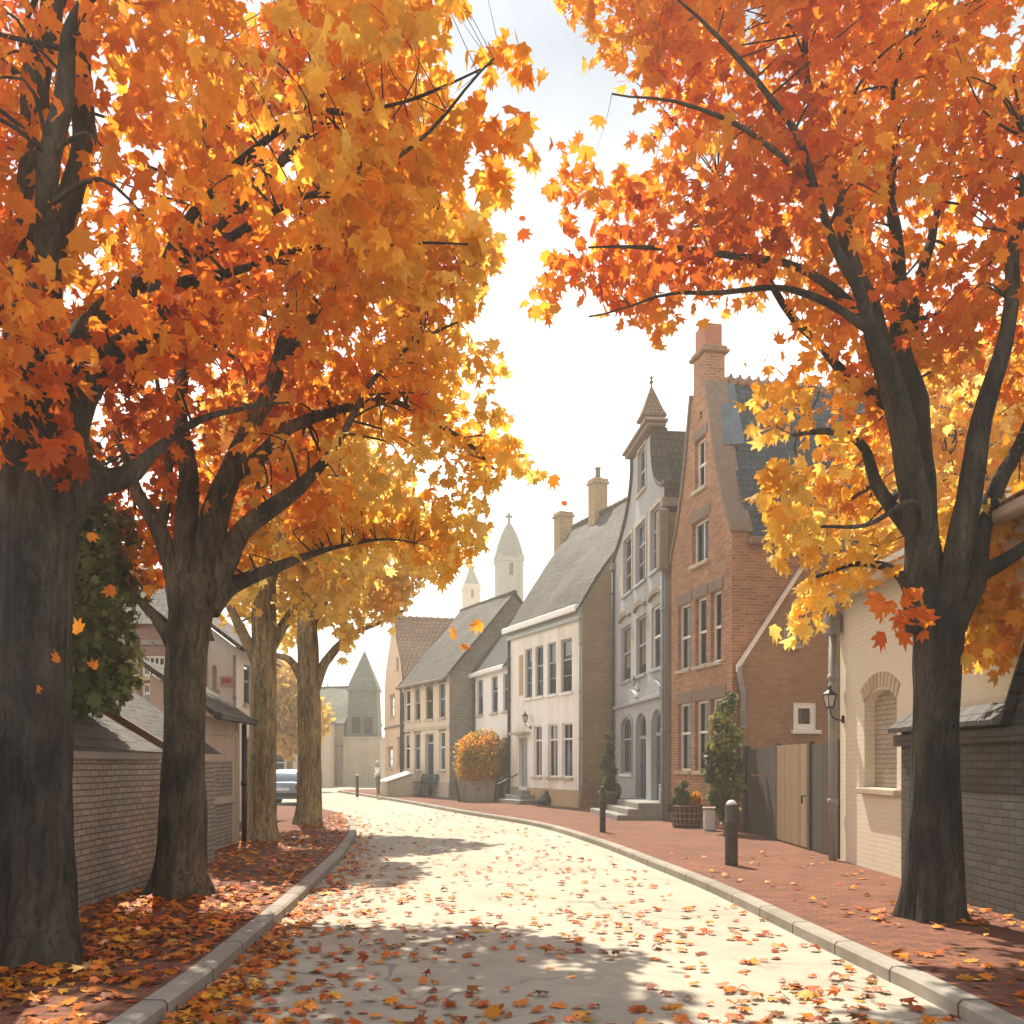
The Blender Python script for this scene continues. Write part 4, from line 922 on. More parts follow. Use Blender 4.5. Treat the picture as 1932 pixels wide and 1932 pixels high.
GL = 'maples along the left pavement'
def hue1(x, y): return .45+np.clip((x-350)/2600, -.05, .2)-np.where((y > 560), .12, 0)
def hue2(x, y): return np.clip(.31+(x-420)/800+np.clip((y-820)/700, -.10, .35), .3, .95)
def hue3(x, y): return .86+(y-1000)/1500
def hueR(x, y): return .47+np.where(x < 1250, .03, 0)+np.clip((y-640)/1300, -.10, .25)+np.where((x < 1600) & (y > 760), .10, 0)-np.where((x > 1590) & (x < 1690) & (y > 1140), .35, 0)+np.where((y < 150), .10, 0)
maple('maple_tree', 'nearest left maple with the thickest dark trunk, cut off by the left edge', GL, 7.6, (62, 1815),
      [(66, 1835, 80), (66, 1760, 70), (66, 1650, 65), (66, 1500, 63), (66, 1250, 62), (68, 1080, 66), (70, 980, 70), (66, 900, 62)],
      [[(66, 960, 58), (70, 760, 54), (62, 560, 44), (40, 330, 30, .2), (48, 0, 22, .3), (60, -300, 12, .4)],
       [(100, 990, 44), (160, 915, 30, 0), (215, 865, 19, .3), (262, 810, 11, .5), (335, 752, 7, .6), (430, 715, 4.5, .6), (520, 700, 1.5, .6)],
       [(105, 900, 40), (150, 690, 34, .2), (240, 570, 26, .4), (275, 470, 20, .5), (300, 360, 13, .6), (420, 210, 9, .6), (520, 130, 6, .5), (640, 80, 2, .4)],
       [(90, 560, 26), (130, 380, 20, -.3), (160, 200, 17, -.4), (200, 110, 12, -.5), (300, 30, 8, -.6), (450, 0, 5, -.7)],
       [(80, 540, 24), (110, 260, 22, .3), (112, 0, 18, .4), (105, -260, 9, .5)],
       [(420, 210, 8, .6), (540, 130, 7, .5), (640, 150, 5, .4), (700, 158, 4, .3), (800, 120, 3, .3), (930, 70, 1.5, .2)],
       [(290, 480, 16, .5), (480, 450, 6, .4), (640, 437, 4.5, .3), (880, 436, 1.5, .2)],
       [(330, 420, 12, .5), (560, 370, 6, .1), (760, 300, 4, -.1), (930, 160, 1.5, -.3)],
       [(20, 600, 24), (-80, 450, 22, .1), (-250, 250, 14, .3), (-400, 0, 8, .4)],
       [(80, 700, 26, 0), (180, 400, 20, 1.0), (330, 150, 14, 1.8), (500, -150, 8, 2.2)]],
      [(-560, -480), (700, -620), (1040, -300), (1000, -60), (950, 20), (1005, 70), (1000, 120), (930, 165), (1000, 225), (1010, 300), (890, 335), (880, 385), (945, 425), (830, 470), (900, 520), (800, 570), (700, 600), (640, 680), (500, 715), (420, 790), (300, 800), (210, 850), (120, 935), (10, 945), (-500, 900)],
      9200, .152, hue1, 1.8, 3.1, M_bark1, gap=.02, twigs=420, depth_bias=.55, front_drop=.40,
      extra=[(955, 70, 46, 18, .2), (965, 235, 44, 20, .1), (930, 300, 40, 18, .3), (905, 420, 42, 20, .2), (880, 520, 48, 20, .3), (1000, 110, 18, 3, .2), (1000, 262, 18, 4, .2), (60, 820, 90, 40, -.75), (110, 640, 90, 46, -.75), (60, 480, 80, 40, -.7), (150, 760, 80, 40, -.7), (30, 900, 60, 22, -.75), (60, 300, 80, 30, -.5), (170, 900, 60, 22, -.6)])
maple('maple_tree', 'second maple on the left, grey-brown trunk with spreading limbs by the brick outbuilding', GL, 11.4, (340, 1690),
      [(342, 1700, 60), (342, 1640, 47), (345, 1560, 42), (346, 1400, 37), (352, 1250, 36), (362, 1150, 39), (368, 1090, 40)],
      [[(345, 1150, 26), (322, 1060, 20), (300, 1005, 16), (265, 940, 12), (235, 860, 7)], [(300, 1010, 10), (312, 930, 9), (315, 830, 6), (300, 700, 4)],
       [(352, 1120, 24), (350, 1000, 21), (352, 880, 18), (345, 760, 14), (335, 560, 10, .4), (350, 300, 7, .6), (340, 0, 4, .9)],
       [(378, 1120, 30), (405, 990, 27), (430, 880, 24), (455, 800, 18, .2), (520, 650, 14, .3), (545, 480, 10, .4), (560, 250, 6, .5)],
       [(390, 1130, 28), (440, 1030, 20), (505, 975, 17, -.2), (570, 930, 13, -.3), (640, 850, 8, -.2), (700, 720, 5, 0), (790, 640, 3.5, 0), (880, 600, 1.5, 0)],
       [(395, 1150, 22), (430, 1095, 17, .2), (500, 1060, 12, .3), (580, 1030, 6, .4), (680, 1000, 3.5, .4), (780, 1000, 1.5, .5)],
       [(330, 1215, 18), (300, 1170, 13), (262, 1130, 8, .1), (235, 1100, 4, .2)],
       [(440, 900, 16, .1), (560, 760, 11, .5), (680, 720, 7, .7), (800, 740, 5, .8), (930, 850, 3, .8)],
       [(500, 700, 13, .3), (600, 570, 9, .1), (700, 430, 7, 0), (800, 380, 4, 0)]],
      [(165, 915), (150, 640), (330, 330), (420, 60), (680, -80), (840, 60), (870, 300), (935, 440), (955, 485), (870, 560), (860, 620), (935, 670), (900, 720), (960, 770), (970, 840), (1015, 880), (955, 910), (925, 960), (915, 1040), (850, 1075), (780, 1090), (680, 1060), (590, 1075), (500, 1085), (440, 1120), (415, 1060), (345, 1050), (322, 1185), (250, 1175), (225, 1000)],
      8200, .155, hue2, 1.8, 8.7, M_bark2, gap=.0, twigs=420, depth_bias=.8,
      extra=[(955, 855, 42, 36, .2), (1005, 885, 26, 10, .2), (915, 690, 42, 26, .1), (930, 780, 40, 28, .2), (905, 480, 40, 26, .2), (880, 1000, 40, 24, .3), (835, 1065, 36, 22, .3)])
maple('maple_tree', 'third maple on the left, straight olive-brown trunk left of the parked car', GL, 19.6, (493, 1585),
      [(493, 1592, 36), (493, 1560, 29), (494, 1450, 26), (497, 1300, 24), (498, 1150, 22), (497, 1050, 19)],
      [[(497, 1060, 18), (490, 930, 12), (470, 760, 7), (480, 620, 4)], [(500, 1240, 12), (545, 1150, 9, .3), (600, 1070, 7, .5), (680, 1000, 4, .6)], [(490, 1260, 11), (455, 1180, 9, -.3), (425, 1100, 6, -.4), (400, 1040, 4, -.4)], [(500, 1150, 13), (550, 980, 9, -.4), (590, 830, 6, -.5)]],
      [(400, 1050), (380, 760), (500, 640), (660, 700), (720, 900), (730, 1060), (690, 1130), (640, 1150), (590, 1140), (560, 1180), (520, 1190), (505, 1265), (470, 1250), (430, 1200), (405, 1160)],
      4200, .21, hue3, 2.2, 15.3, M_bark3, gap=-.02, twigs=160)
maple('maple_tree', 'fourth maple on the left, farthest trunk, right of the parked car', GL, 24.7, (583, 1555),
      [(583, 1562, 30), (583, 1540, 23), (584, 1420, 21), (582, 1300, 20), (580, 1200, 18), (578, 1100, 15)],
      [[(578, 1110, 15), (580, 980, 10), (590, 850, 6), (600, 760, 3)], [(594, 1300, 11), (612, 1250, 9, .1), (650, 1205, 7, .2), (700, 1175, 4, .2), (760, 1150, 3, .3)], [(572, 1285, 9), (550, 1245, 7, -.2), (520, 1235, 5, -.3)], [(582, 1180, 12), (640, 1080, 8, .3), (730, 1000, 5, .4), (820, 960, 3, .5)]],
      [(520, 1180), (500, 960), (560, 760), (680, 780), (800, 930), (850, 1020), (835, 1080), (780, 1110), (775, 1150), (740, 1165), (735, 1205), (690, 1190), (650, 1240), (628, 1190), (590, 1175), (560, 1230), (530, 1225)],
      3600, .23, hue3, 2.4, 22.9, M_bark3, gap=-.02, twigs=140)
maple('maple_tree', 'big maple on the right pavement with many dark limbs, before the cream building', None, 9.74, (1760, 1732),
      [(1760, 1742, 54), (1760, 1700, 51), (1762, 1600, 47), (1764, 1450, 41), (1766, 1300, 39), (1770, 1200, 44), (1772, 1150, 48)],
      [[(1745, 1190, 34), (1738, 1060, 32), (1715, 900, 28), (1690, 740, 23, .1), (1655, 560, 19, .2), (1600, 380, 14, .3), (1560, 160, 8, .4), (1540, -80, 4, .5)],
       [(1775, 1160, 30), (1765, 960, 25, .3), (1752, 760, 22, .4), (1742, 560, 16, .5), (1736, 300, 11, .7), (1740, 20, 6, .8)],
       [(1785, 1150, 28), (1810, 960, 23, -.2), (1845, 760, 17, -.3), (1885, 560, 12, -.3), (1910, 300, 7, -.3)],
       [(1795, 1180, 28), (1845, 1090, 24, .1), (1880, 960, 18, .2), (1950, 820, 12, .3), (2100, 600, 7, .4)],
       [(1848, 1085, 17, .1), (1900, 1050, 13, 0), (1990, 985, 8, -.2), (2100, 900, 4, -.3)],
       [(1725, 960, 18), (1672, 780, 15, -.3), (1605, 665, 12, -.5), (1540, 545, 9, -.6), (1490, 410, 7, -.7), (1390, 250, 5, -.8), (1240, 110, 1.5, -.8)],
       [(1722, 1010, 16), (1672, 890, 12, .3), (1640, 815, 9, .4), (1580, 790, 7, .4), (1510, 790, 4, .4)],
       [(1730, 1140, 14), (1680, 1105, 10, -.3), (1640, 1088, 8, -.4), (1580, 1085, 4, -.5), (1510, 1110, 3, -.5)],
       [(1722, 1010, 9), (1690, 1000, 6, -.5), (1640, 995, 5, -.8), (1570, 1030, 4, -.9), (1490, 1045, 2.5, -.9)],
       [(1660, 600, 13, .2), (1560, 545, 9, 0), (1440, 510, 7, -.2), (1250, 498, 5, -.3), (1100, 505, 1.2, -.4)],
       [(1600, 660, 9, -.5), (1480, 565, 6, -.2), (1330, 555, 4, 0), (1110, 575, 1.2, .2)],
       [(1700, 760, 12, .2), (1600, 600, 9, .8), (1500, 380, 7, 1.3), (1420, 150, 4, 1.6)],
       [(1760, 560, 12, .5), (1850, 300, 8, 1.1), (1930, 80, 4, 1.4)], [(1500, 420, 6, -.6), (1330, 330, 4, -.9), (1130, 300, 1.2, -1.0)]],
      [(1040, 0), (1110, 70), (1090, 110), (1200, 165), (1075, 235), (1035, 320), (1060, 400), (1095, 430), (1010, 520), (1000, 600), (1070, 600), (1110, 590), (1180, 610), (1260, 640), (1320, 600), (1400, 600), (1470, 620), (1500, 680), (1440, 710), (1405, 770), (1440, 830), (1500, 880), (1500, 930), (1420, 955), (1440, 1040), (1500, 1070), (1560, 1090), (1640, 1070), (1690, 1010), (1680, 860), (1720, 720), (1850, 720), (1890, 860), (1920, 900), (1900, 1000), (2000, 1060), (2350, 1000), (2450, 300), (2300, -480), (1500, -600), (1150, -420)],
      16500, .150, hueR, 2.0, 31.7, M_bark1, gap=-.04, twigs=460, depth_bias=.8,
      extra=[(1500, 1150, 55, 28, -.5), (1465, 1200, 36, 14, -.6), (1545, 1110, 60, 30, -.4), (1635, 1185, 52, 30, -.9), (1900, 1165, 95, 190, .5), (1850, 1110, 70, 110, .4), (1960, 1100, 90, 120, .4), (1905, 985, 90, 170, .5), (1860, 930, 60, 60, .6), (1850, 1240, 45, 20, -.2), (1450, 940, 60, 60, -.4), (1480, 1020, 70, 80, -.4), (1600, 1075, 60, 26, -.5), (1660, 700, 70, 50, .5)])
# ochre maple behind the cream building
maple('maple_tree', 'ochre yellow maple standing behind the cream building at the right edge', None, 19.5, (1880, 1560), [(1880, 1580, 30), (1880, 1300, 22), (1875, 1100, 16)],
      [[(1875, 1120, 16), (1860, 950, 10), (1850, 800, 5)], [(1878, 1150, 12), (1930, 1000, 8, .5), (1960, 850, 4, .7)], [(1872, 1130, 11), (1800, 1000, 8, -.5), (1760, 880, 4, -.6)]],
      [(1640, 1060), (1600, 900), (1640, 740), (1740, 640), (1900, 600), (2060, 640), (2160, 800), (2140, 1000), (2000, 1120), (1800, 1110)],
      5200, .22, lambda x, y: .78+0*x, 2.2, 44.4, M_bark2, gap=-.2, twigs=80)
# green tree behind the left wall
def leafy(name, label, cat, loc, blobs, n, size, cols, barkm, stem, seed, group=None, mat=None, small=True):
    o = empty(name, label, cat, loc, 0, group); P = []
    V = np.array([r**2.2 for _, _, _, r in blobs]); V = V/V.sum()
    for (x, y, z, r), f in zip(blobs, V):
        m = int(n*f); q = rng.normal(0, 1, (m, 3)); q /= np.linalg.norm(q, axis=1)[:, None]; q *= (r*rng.uniform(.35, 1, m)**.6*(1+.25*rng.normal(0, .5, m)))[:, None]; P.append(q+np.array([x, y, z]))
    P = np.concatenate(P); t = np.clip(.5+.7*nz(P, 1.2/size*.12, seed)+rng.normal(0, .22, len(P)), 0, .999); cols = np.array(cols); h = t*(len(cols)-1); i = h.astype(int); f = (h-i)[:, None]
    C = cols[i]*(1-f)+cols[i+1]*f
    leaf_cloud(P, size*rng.uniform(.6, 1.2, len(P)), C*rng.uniform(.75, 1.15, len(P))[:, None], name='crown', mat=mat or M_leaf_green, parent=o, small=small)
    if stem:
        b = MB()
        b.tube(smooth_path([(0, 0, -.1), (.04*seed % .1, .02, stem[0]*.5), (0, 0, stem[0])], 4), [stem[1]*(1-.06*k) for k in range(9)], 10, True, .12, seed)
        for (x, y, z, r) in blobs: b.tube(smooth_path([(0, 0, stem[0]*.75), (x*.5, y*.5, (stem[0]*.75+z)/2), (x, y, z)], 3), [stem[1]*.5, stem[1]*.42, stem[1]*.35, stem[1]*.3, stem[1]*.22, stem[1]*.15, stem[1]*.08], 7)
        b.build('trunk', barkm, o, True)
    return o
leafy('green_tree', 'dark green leafy tree behind the brick outbuilding, between the two nearest left maples', 'tree', (-6.75, 11.9, 0),
      [(.9, -.1, 4.4, .75), (.8, .1, 3.6, .85), (1.35, -.1, 3.1, .75), (1.1, 0, 2.75, .6), (1.5, .2, 3.9, .55), (1.2, -.1, 4.9, .5), (.2, 0, 4.0, 1.0), (.2, .1, 5.0, .8), (-.8, 0, 4.3, 1.0), (.1, 0, 3.0, .7), (1.65, 0, 2.75, .42), (.55, -.2, 2.6, .5), (1.15, 0, 5.35, .55), (.5, 0, 5.7, .75), (1.6, 0, 4.5, .5)], 9500, .14,
      [(.05, .065, .02), (.12, .15, .042), (.20, .23, .07), (.30, .31, .11)], M_bark2, (3.0, .14), 6, small=False)
Yt = 58; leafy('far_yellow_tree', 'hazy yellow tree standing beyond the parked car', 'tree', (at(545, 1400, Yt).x, Yt, 0),
      [(0, 0, 5.0, 1.9), (-1.2, .3, 4.4, 1.6), (1.2, 0, 4.3, 1.5), (.1, 0, 3.4, 1.4), (-2.6, 0, 5.2, 1.8), (-.5, 0, 6.6, 1.5)], 3500, .38, [(.55, .30, .03), (.75, .47, .07), (.85, .60, .13)], M_bark3, (3.5, .25), 9, mat=M_leaf, small=False)
for i, (px, Y, hgt, lab) in enumerate(((420, 46, 8.5, 'amber maple beyond the white gabled house, left of the third maple'), (330, 52, 9.5, 'deep orange maple beyond the pinkish brick house'))):
    leafy('far_maple', lab, 'tree', (at(px, 1400, Y).x-2, Y, 0), [(0, 0, hgt*.7, hgt*.24), (hgt*.18, 0, hgt*.58, hgt*.2), (-hgt*.18, 0, hgt*.55, hgt*.2), (0, 0, hgt*.45, hgt*.2)], 3000, .34, [(.6, .16, .015), (.75, .30, .03), (.8, .42, .05)] if i == 0 else [(.45, .08, .012), (.65, .18, .015), (.75, .3, .03)], M_bark3, (hgt*.5, .3), 12+i, mat=M_leaf, small=False)

# ------------------------------------------------------------------ street furniture and plants
# bollards
def bollard(px, pbase, ptop, r, label, cap, name='bollard', m=None):
    p = gnd(px, pbase, PZ); hgt = (pbase-ptop)*p.y/F; o = empty(name, label, 'bollard', p, random.uniform(0, 3), 'bollards along the right pavement')
    b = MB(); b.lathe([(r*1.02, -.05), (r, .04), (r, hgt*.66), (r*1.06, hgt*.665), (r*1.06, hgt*.70), (r, hgt*.705), (r*.98, hgt-.06), (r*.9, hgt-.03)], 20); b.build('shaft', m or M_bollard, o, True)
    b = MB(); b.lathe([(r*.9, hgt-.03), (r*.8, hgt-.005), (r*.45, hgt+.03), (.01, hgt+.04)], 20); b.build('cap', cap, o, True); return o
bollard(1380, 1632, 1514, .098, 'thick dark iron bollard with a pale cap in front of the board gate', M_bin_white)
bollard(1137, 1570, 1486, .068, 'slim square-edged dark bollard before the tall plant in a pot', M_bollard)
bollard(674, 1502, 1462, .07, 'distant thin bollard with white top by the gatehouse', M_white)
# big planter with the round orange bush
pc = gnd(909, 1508, PZ); pc = Vector((-1.30, 40.0, PZ)); pl_ = empty('wooden_planter', 'tapered pale wooden tub planter under the round orange bush', 'planter', (pc.x, pc.y, PZ), R(-12))
b = MB(); n = 4; wb, wt, ht = .74, .86, .86
prof = [(wb*1.414, 0), (wt*1.414, ht), (wt*1.414-.06, ht), (wt*1.38-.1, ht-.10)]; b.lathe(prof, 4); b.build('tub', M_planter, pl_)
b = MB(); 
for sx, sy in ((-1, -1), (1, -1), (1, 1), (-1, 1)): b.tube([(sx*(wb+.005), sy*(wb+.005), 0), (sx*(wt+.01), sy*(wt+.01), ht+.02)], .045, 6)
b.build('corner_post', M_wood_dark, pl_)
b = MB(); b.lathe([(wt*1.25, ht-.09), (.4, ht-.03)], 4); b.build('soil', M_soil, pl_)
leafy('round_bush', 'round orange and olive bush growing in the wooden tub planter', 'bush', (pc.x, pc.y, PZ+.72), [(0, 0, 1.05, 1.0), (-.38, -.2, 1.35, .7), (.38, 0, 1.4, .7), (0, -.3, .65, .95), (-.42, 0, .62, .66), (.45, 0, .66, .68), (-.1, .1, 1.75, .55), (.40, 0, 1.9, .38)], 11000, .10,
      [(.24, .20, .03), (.42, .27, .03), (.68, .34, .03), (.82, .40, .035), (.75, .24, .02)], M_bark2, (.8, .08), 14, mat=M_leaf)
# tall plant in pot by the grey house
pp_ = gnd(1152, 1537, PZ); po = empty('plant_pot', 'dark clay pot on a stone block between the slim bollard and the grey house steps', 'pot', (pp_.x, pp_.y+.3, PZ))
b = MB(); b.lathe([(.24, 0), (.34, .62), (.37, .63), (.37, .72), (.33, .72), (.31, .66)], 14); b.build('pot', M_pot, po, True)
b = MB(); b.lathe([(.32, .64), (.05, .67)], 14); b.build('soil', M_soil, po)
leafy('potted_shrub', 'tall thin green shrub growing in the dark clay pot', 'plant', (pp_.x, pp_.y+.3, PZ+.62), [(0, 0, .35, .22), (.03, 0, .75, .2), (-.05, 0, 1.15, .19), (.02, 0, 1.5, .16), (-.06, 0, 1.8, .12), (.15, 0, .15, .2), (-.2, 0, .9, .14)], 2600, .075, [(.035, .06, .02), (.07, .11, .035), (.13, .16, .06)], M_bark2, (1.5, .02), 21)
# wicker basket with flowers
bk = gnd(1300, 1562, PZ); wk = empty('wicker_basket', 'dark brown woven basket planter by the red brick house wall', 'basket', (bk.x, bk.y+.32, PZ))
b = MB(); b.lathe([(.30, 0), (.34, .05), (.38, .44), (.40, .50), (.40, .55), (.36, .55), (.34, .46)], 20); b.build('basket_body', M_wicker, wk, True)
b = MB()
for k in range(20):
    a = 2*math.pi*k/20; b.tube([(.345*math.cos(a), .345*math.sin(a), .03), (.395*math.cos(a), .395*math.sin(a), .5)], .014, 5)
for z, r in ((.08, .352), (.22, .37), (.36, .387), (.53, .405)): b.tube([(r*math.cos(2*math.pi*k/20), r*math.sin(2*math.pi*k/20), z) for k in range(21)], .016, 5)
b.build('cane_ribs', plain('cane', (.26, .15, .085), .7, var=.3), wk)
b = MB(); b.lathe([(.35, .47), (.05, .50)], 14); b.build('soil', M_soil, wk)
leafy('basket_greenery', 'green leafy plants growing in the woven basket', 'plant', (bk.x-.08, bk.y+.32, PZ+.48), [(-.2, 0, .12, .18), (0, 0, .22, .2), (-.1, 0, .42, .14), (.03, 0, .58, .09), (-.3, 0, .0, .12)], 1300, .07, [(.04, .07, .02), (.09, .13, .035), (.22, .20, .05)], M_bark2, (.3, .012), 25)
leafy('orange_flowers', 'bright orange flowering plant at the right side of the woven basket', 'flower', (bk.x+.17, bk.y+.26, PZ+.48), [(.04, 0, .25, .15), (.05, 0, .08, .16)], 600, .065, [(.6, .2, .01), (.72, .32, .02), (.75, .42, .03)], M_bark2, (.2, .01), 26, mat=M_leaf)
# pale enamel bin beside it
bi = gnd(1339, 1567, PZ); bo = empty('pale_bin', 'small pale enamel bin between the woven basket and the thick bollard', 'bin', (bi.x, bi.y, PZ), R(-8))
b = MB(); b.cbox((-.14, -.13, 0), (.14, .13, .50), .03); b.build('bin_body', M_bin_white, bo)
b = MB(); b.cbox((-.16, -.15, .502), (.16, .15, .55), .015); b.build('lid', M_stone, bo)
# climbing shrub at the brick corner
cs = gnd(1372, 1572, PZ); leafy('climbing_shrub', 'tall loose green climbing shrub at the corner of the red brick house', 'shrub', (cs.x-.06, cs.y-.05, PZ), [(.05, 0, .5, .26), (-.05, 0, .95, .28), (-.2, 0, 1.35, .27), (.12, 0, 1.55, .28), (-.1, 0, 1.95, .30), (.18, 0, 2.2, .24), (-.12, 0, 2.5, .22), (.05, 0, 2.85, .20), (.14, 0, 3.1, .10), (-.26, 0, .8, .16), (-.3, 0, 1.75, .15), (.28, 0, 1.1, .16)], 2300, .15, [(.03, .045, .016), (.09, .12, .035), (.19, .22, .06), (.42, .40, .10)], M_bark2, (2.3, .035), 27)
# bench before the cream house
def bench(label, x, y, rz):
    o = empty('park_bench', label, 'bench', (x, y, PZ), rz)
    b = MB()
    for k in range(5): b.cbox((-.85, -.25+k*.11, .42), (.85, -.16+k*.11, .46), .008)
    b.build('seat', M_teal_metal, o)
    b = MB()
    for k in range(4): b.add([(-.85, .32+k*.03, .56+k*.13), (.85, .32+k*.03, .56+k*.13), (.85, .345+k*.03, .66+k*.13), (-.85, .345+k*.03, .66+k*.13), (-.85, .35+k*.03, .555+k*.13), (.85, .35+k*.03, .555+k*.13), (.85, .375+k*.03, .655+k*.13), (-.85, .375+k*.03, .655+k*.13)], [(0, 1, 2, 3), (7, 6, 5, 4), (0, 4, 5, 1), (3, 2, 6, 7), (0, 3, 7, 4), (1, 5, 6, 2)])
    b.build('backrest', M_teal_metal, o)
    for sx in (-.75, .75):
        for yy, top in ((-.22, .64), (.32, 1.08)):
            b = MB(); b.tube([(sx, yy, 0), (sx, yy, .42), (sx, yy+(.12 if yy > 0 else 0), top)], .028, 8); b.build('leg', M_black, o)
        b = MB(); b.tube([(sx, -.26, .63), (sx, .0, .66), (sx, .34, .66)], .028, 8); b.build('armrest', M_black, o)
    return o
bp = gnd(795, 1503, PZ); bench('dark teal slatted bench standing before the cream house', bp.x, bp.y+.1, math.atan2(-5.25, 2.68)+R(4))
# steps of the white house, sack beside them
st = empty('stone_steps', 'grey stone steps with an iron handrail under the white house door', 'steps', (h3.A.x, h3.A.y, PZ), h3.ang)
u0, _ = h3.loc(981, 1500); u1, _ = h3.loc(1022, 1500)
b = MB()
for i in range(3): b.cbox((u0+.0, -.95+i*.28, -.15), (u1-i*.5, -.06, .17*(i+1)), .02)
b.build('treads', M_stone_grey, st)
b = MB(); b.tube([(u0+.05, -.98, 0), (u0+.05, -.98, .75), (u0+.05, -.1, 1.15)], .025, 8); b.tube([(u0+.05, -.55, .3), (u0+.05, -.55, .96)], .018, 6); b.build('handrail', M_black, st)
sk = gnd(1031, 1519, PZ); so = MB(); vs = []
for k, (r, z) in enumerate([(.20, 0), (.30, .08), (.31, .2), (.24, .33), (.12, .42), (.05, .47), (.08, .53)]):
    pass
so.lathe([(.20, 0), (.30, .08), (.31, .2), (.24, .33), (.12, .42), (.05, .47), (.08, .53)], 18)
so.v = [(x*(1+.25*noise.noise(Vector((x*5, y*5, z*5)))), y*(1+.25*noise.noise(Vector((x*5+9, y*5, z*5)))), z) for x, y, z in so.v]
sko = so.build('rubbish_sack', M_sack, None, True); sko.location = (sk.x, sk.y, PZ); tag(sko, 'black plastic sack slumped against the base of the white house', 'sack')
# stone block (cellar hatch) by the peach house
hb0 = gnd(745, 1502, PZ); hbk = empty('stone_hatch', 'low stone hatch with a sloping slab by the peach gabled house', 'hatch', (hb0.x, hb0.y+.5, PZ), h0.ang)
b = MB(); b.add([(-1.1, -.6, -.1), (1.1, -.6, -.1), (1.1, .6, -.1), (-1.1, .6, -.1), (-1.1, -.6, .65), (1.1, -.6, .65), (1.1, .6, 1.05), (-1.1, .6, 1.05)], [(0, 3, 2, 1), (4, 5, 6, 7), (0, 1, 5, 4), (1, 2, 6, 5), (2, 3, 7, 6), (3, 0, 4, 7)]); b.build('body', M_stone, hbk)
b = MB(); b.add([(-1.2, -.7, .66), (1.2, -.7, .66), (1.2, .65, 1.10), (-1.2, .65, 1.10), (-1.2, -.7, .73), (1.2, -.7, .73), (1.2, .65, 1.17), (-1.2, .65, 1.17)], [(0, 3, 2, 1), (4, 5, 6, 7), (0, 1, 5, 4), (1, 2, 6, 5), (2, 3, 7, 6), (3, 0, 4, 7)]); b.build('slab', M_pl_white, hbk)
# wall lamps
def lantern(label, M, scale=1.0, up=True):
    o = empty('wall_lamp', label, 'lamp', (0, 0, 0)); o.matrix_world = M; s = scale
    b = MB(); b.tube(smooth_path([(0, 0, -.25*s), (0, -.10*s, -.27*s), (0, -.26*s, -.18*s), (0, -.30*s, -.03*s)], 4), .016*s, 8); b.lathe([(.05*s, -.33*s), (.05*s, -.17*s)], 8); b.build('bracket', M_black, o)
    T = Matrix.Translation((0, -.30*s, 0)); b = MB(T); b.lathe([(.06*s, -.02*s), (.09*s, .0), (.09*s, .02*s)], 6); b.lathe([(.17*s, .26*s), (.15*s, .30*s), (.04*s, .38*s), (.03*s, .42*s), (.05*s, .44*s), (.01*s, .49*s)], 6)
    for k in range(6):
        a = 2*math.pi*(k+.5)/6; b.tube([(.085*s*math.cos(a), .085*s*math.sin(a), .01*s), (.155*s*math.cos(a), .155*s*math.sin(a), .28*s)], .009*s, 5)
    b.build('lantern_frame', M_black, o); b = MB(T); b.lathe([(.075*s, .02*s), (.145*s, .27*s)], 6); b.build('lamp_glass', M_lampglass, o); return o
u, z = hc.loc(1592, 1335); lantern('black wall lantern on the cream painted building by the downpipe', Matrix.Translation(hc.A) @ Matrix.Rotation(hc.ang, 4, 'Z') @ Matrix.Translation((u, 0, z)), .75)
u, z = h3.loc(1002, 1362); lantern('dark wall lantern above the door of the white house', Matrix.Translation(h3.A) @ Matrix.Rotation(h3.ang, 4, 'Z') @ Matrix.Translation((u, 0, z)), .85)
u, z = hg.loc(1206, 1308); lantern('dark hanging bracket lamp above the arched doors of the grey house', Matrix.Translation(hg.A) @ Matrix.Rotation(hg.ang, 4, 'Z') @ Matrix.Translation((u, 0, z+.25)), .6)

# ------------------------------------------------------------------ parked car (seen from behind)
car = empty('parked_car', 'blue-grey car parked in the side street, seen from behind between the maples', 'car', (-9.05, 37.6, 0), R(3))
def loft(b, secs):                                    # sections of (y, list of (x, z) for the right half) mirrored
    rings = []
    for y, pr in secs: rings.append([(x, y, z) for x, z in pr]+[(-x, y, z) for x, z in reversed(pr)])
    n = len(rings[0]); vs = [p for r in rings for p in r]; fs = []
    for i in range(len(rings)-1):
        for k in range(n): fs.append((i*n+k, i*n+(k+1) % n, (i+1)*n+(k+1) % n, (i+1)*n+k))
    fs += [tuple(range(n-1, -1, -1)), tuple(range((len(rings)-1)*n, len(rings)*n))]; b.add(vs, fs)
def sec(w, z0, z1): return [(w*.86, z0), (w*.98, z0+.12), (w, z0+.32), (w*.97, z1-.10), (w*.90, z1-.02), (w*.5, z1)]
b = MB(); loft(b, [(0, sec(.78, .36, .92)), (.06, sec(.83, .30, .95)), (.5, sec(.85, .27, .98)), (1.4, sec(.86, .25, .98)), (2.8, sec(.86, .25, .96)), (3.6, sec(.83, .27, .84)), (4.1, sec(.76, .32, .74)), (4.2, sec(.68, .4, .66))]); b.build('body', M_car, car, True)
def cab(w0, w1, z0, z1): return [(w0, z0), (w0*.99, z0+.02), (w1, z1-.06), (w1*.95, z1-.015), (w1*.6, z1), (w1*.3, z1+.01)]
b = MB(); loft(b, [(.30, cab(.79, .76, .94, 1.0)), (.72, cab(.80, .60, .95, 1.40)), (1.0, cab(.80, .60, .95, 1.45)), (2.1, cab(.80, .60, .95, 1.44)), (2.5, cab(.80, .62, .95, 1.34)), (3.0, cab(.79, .74, .92, .96))]); b.build('cabin', M_car, car, True)
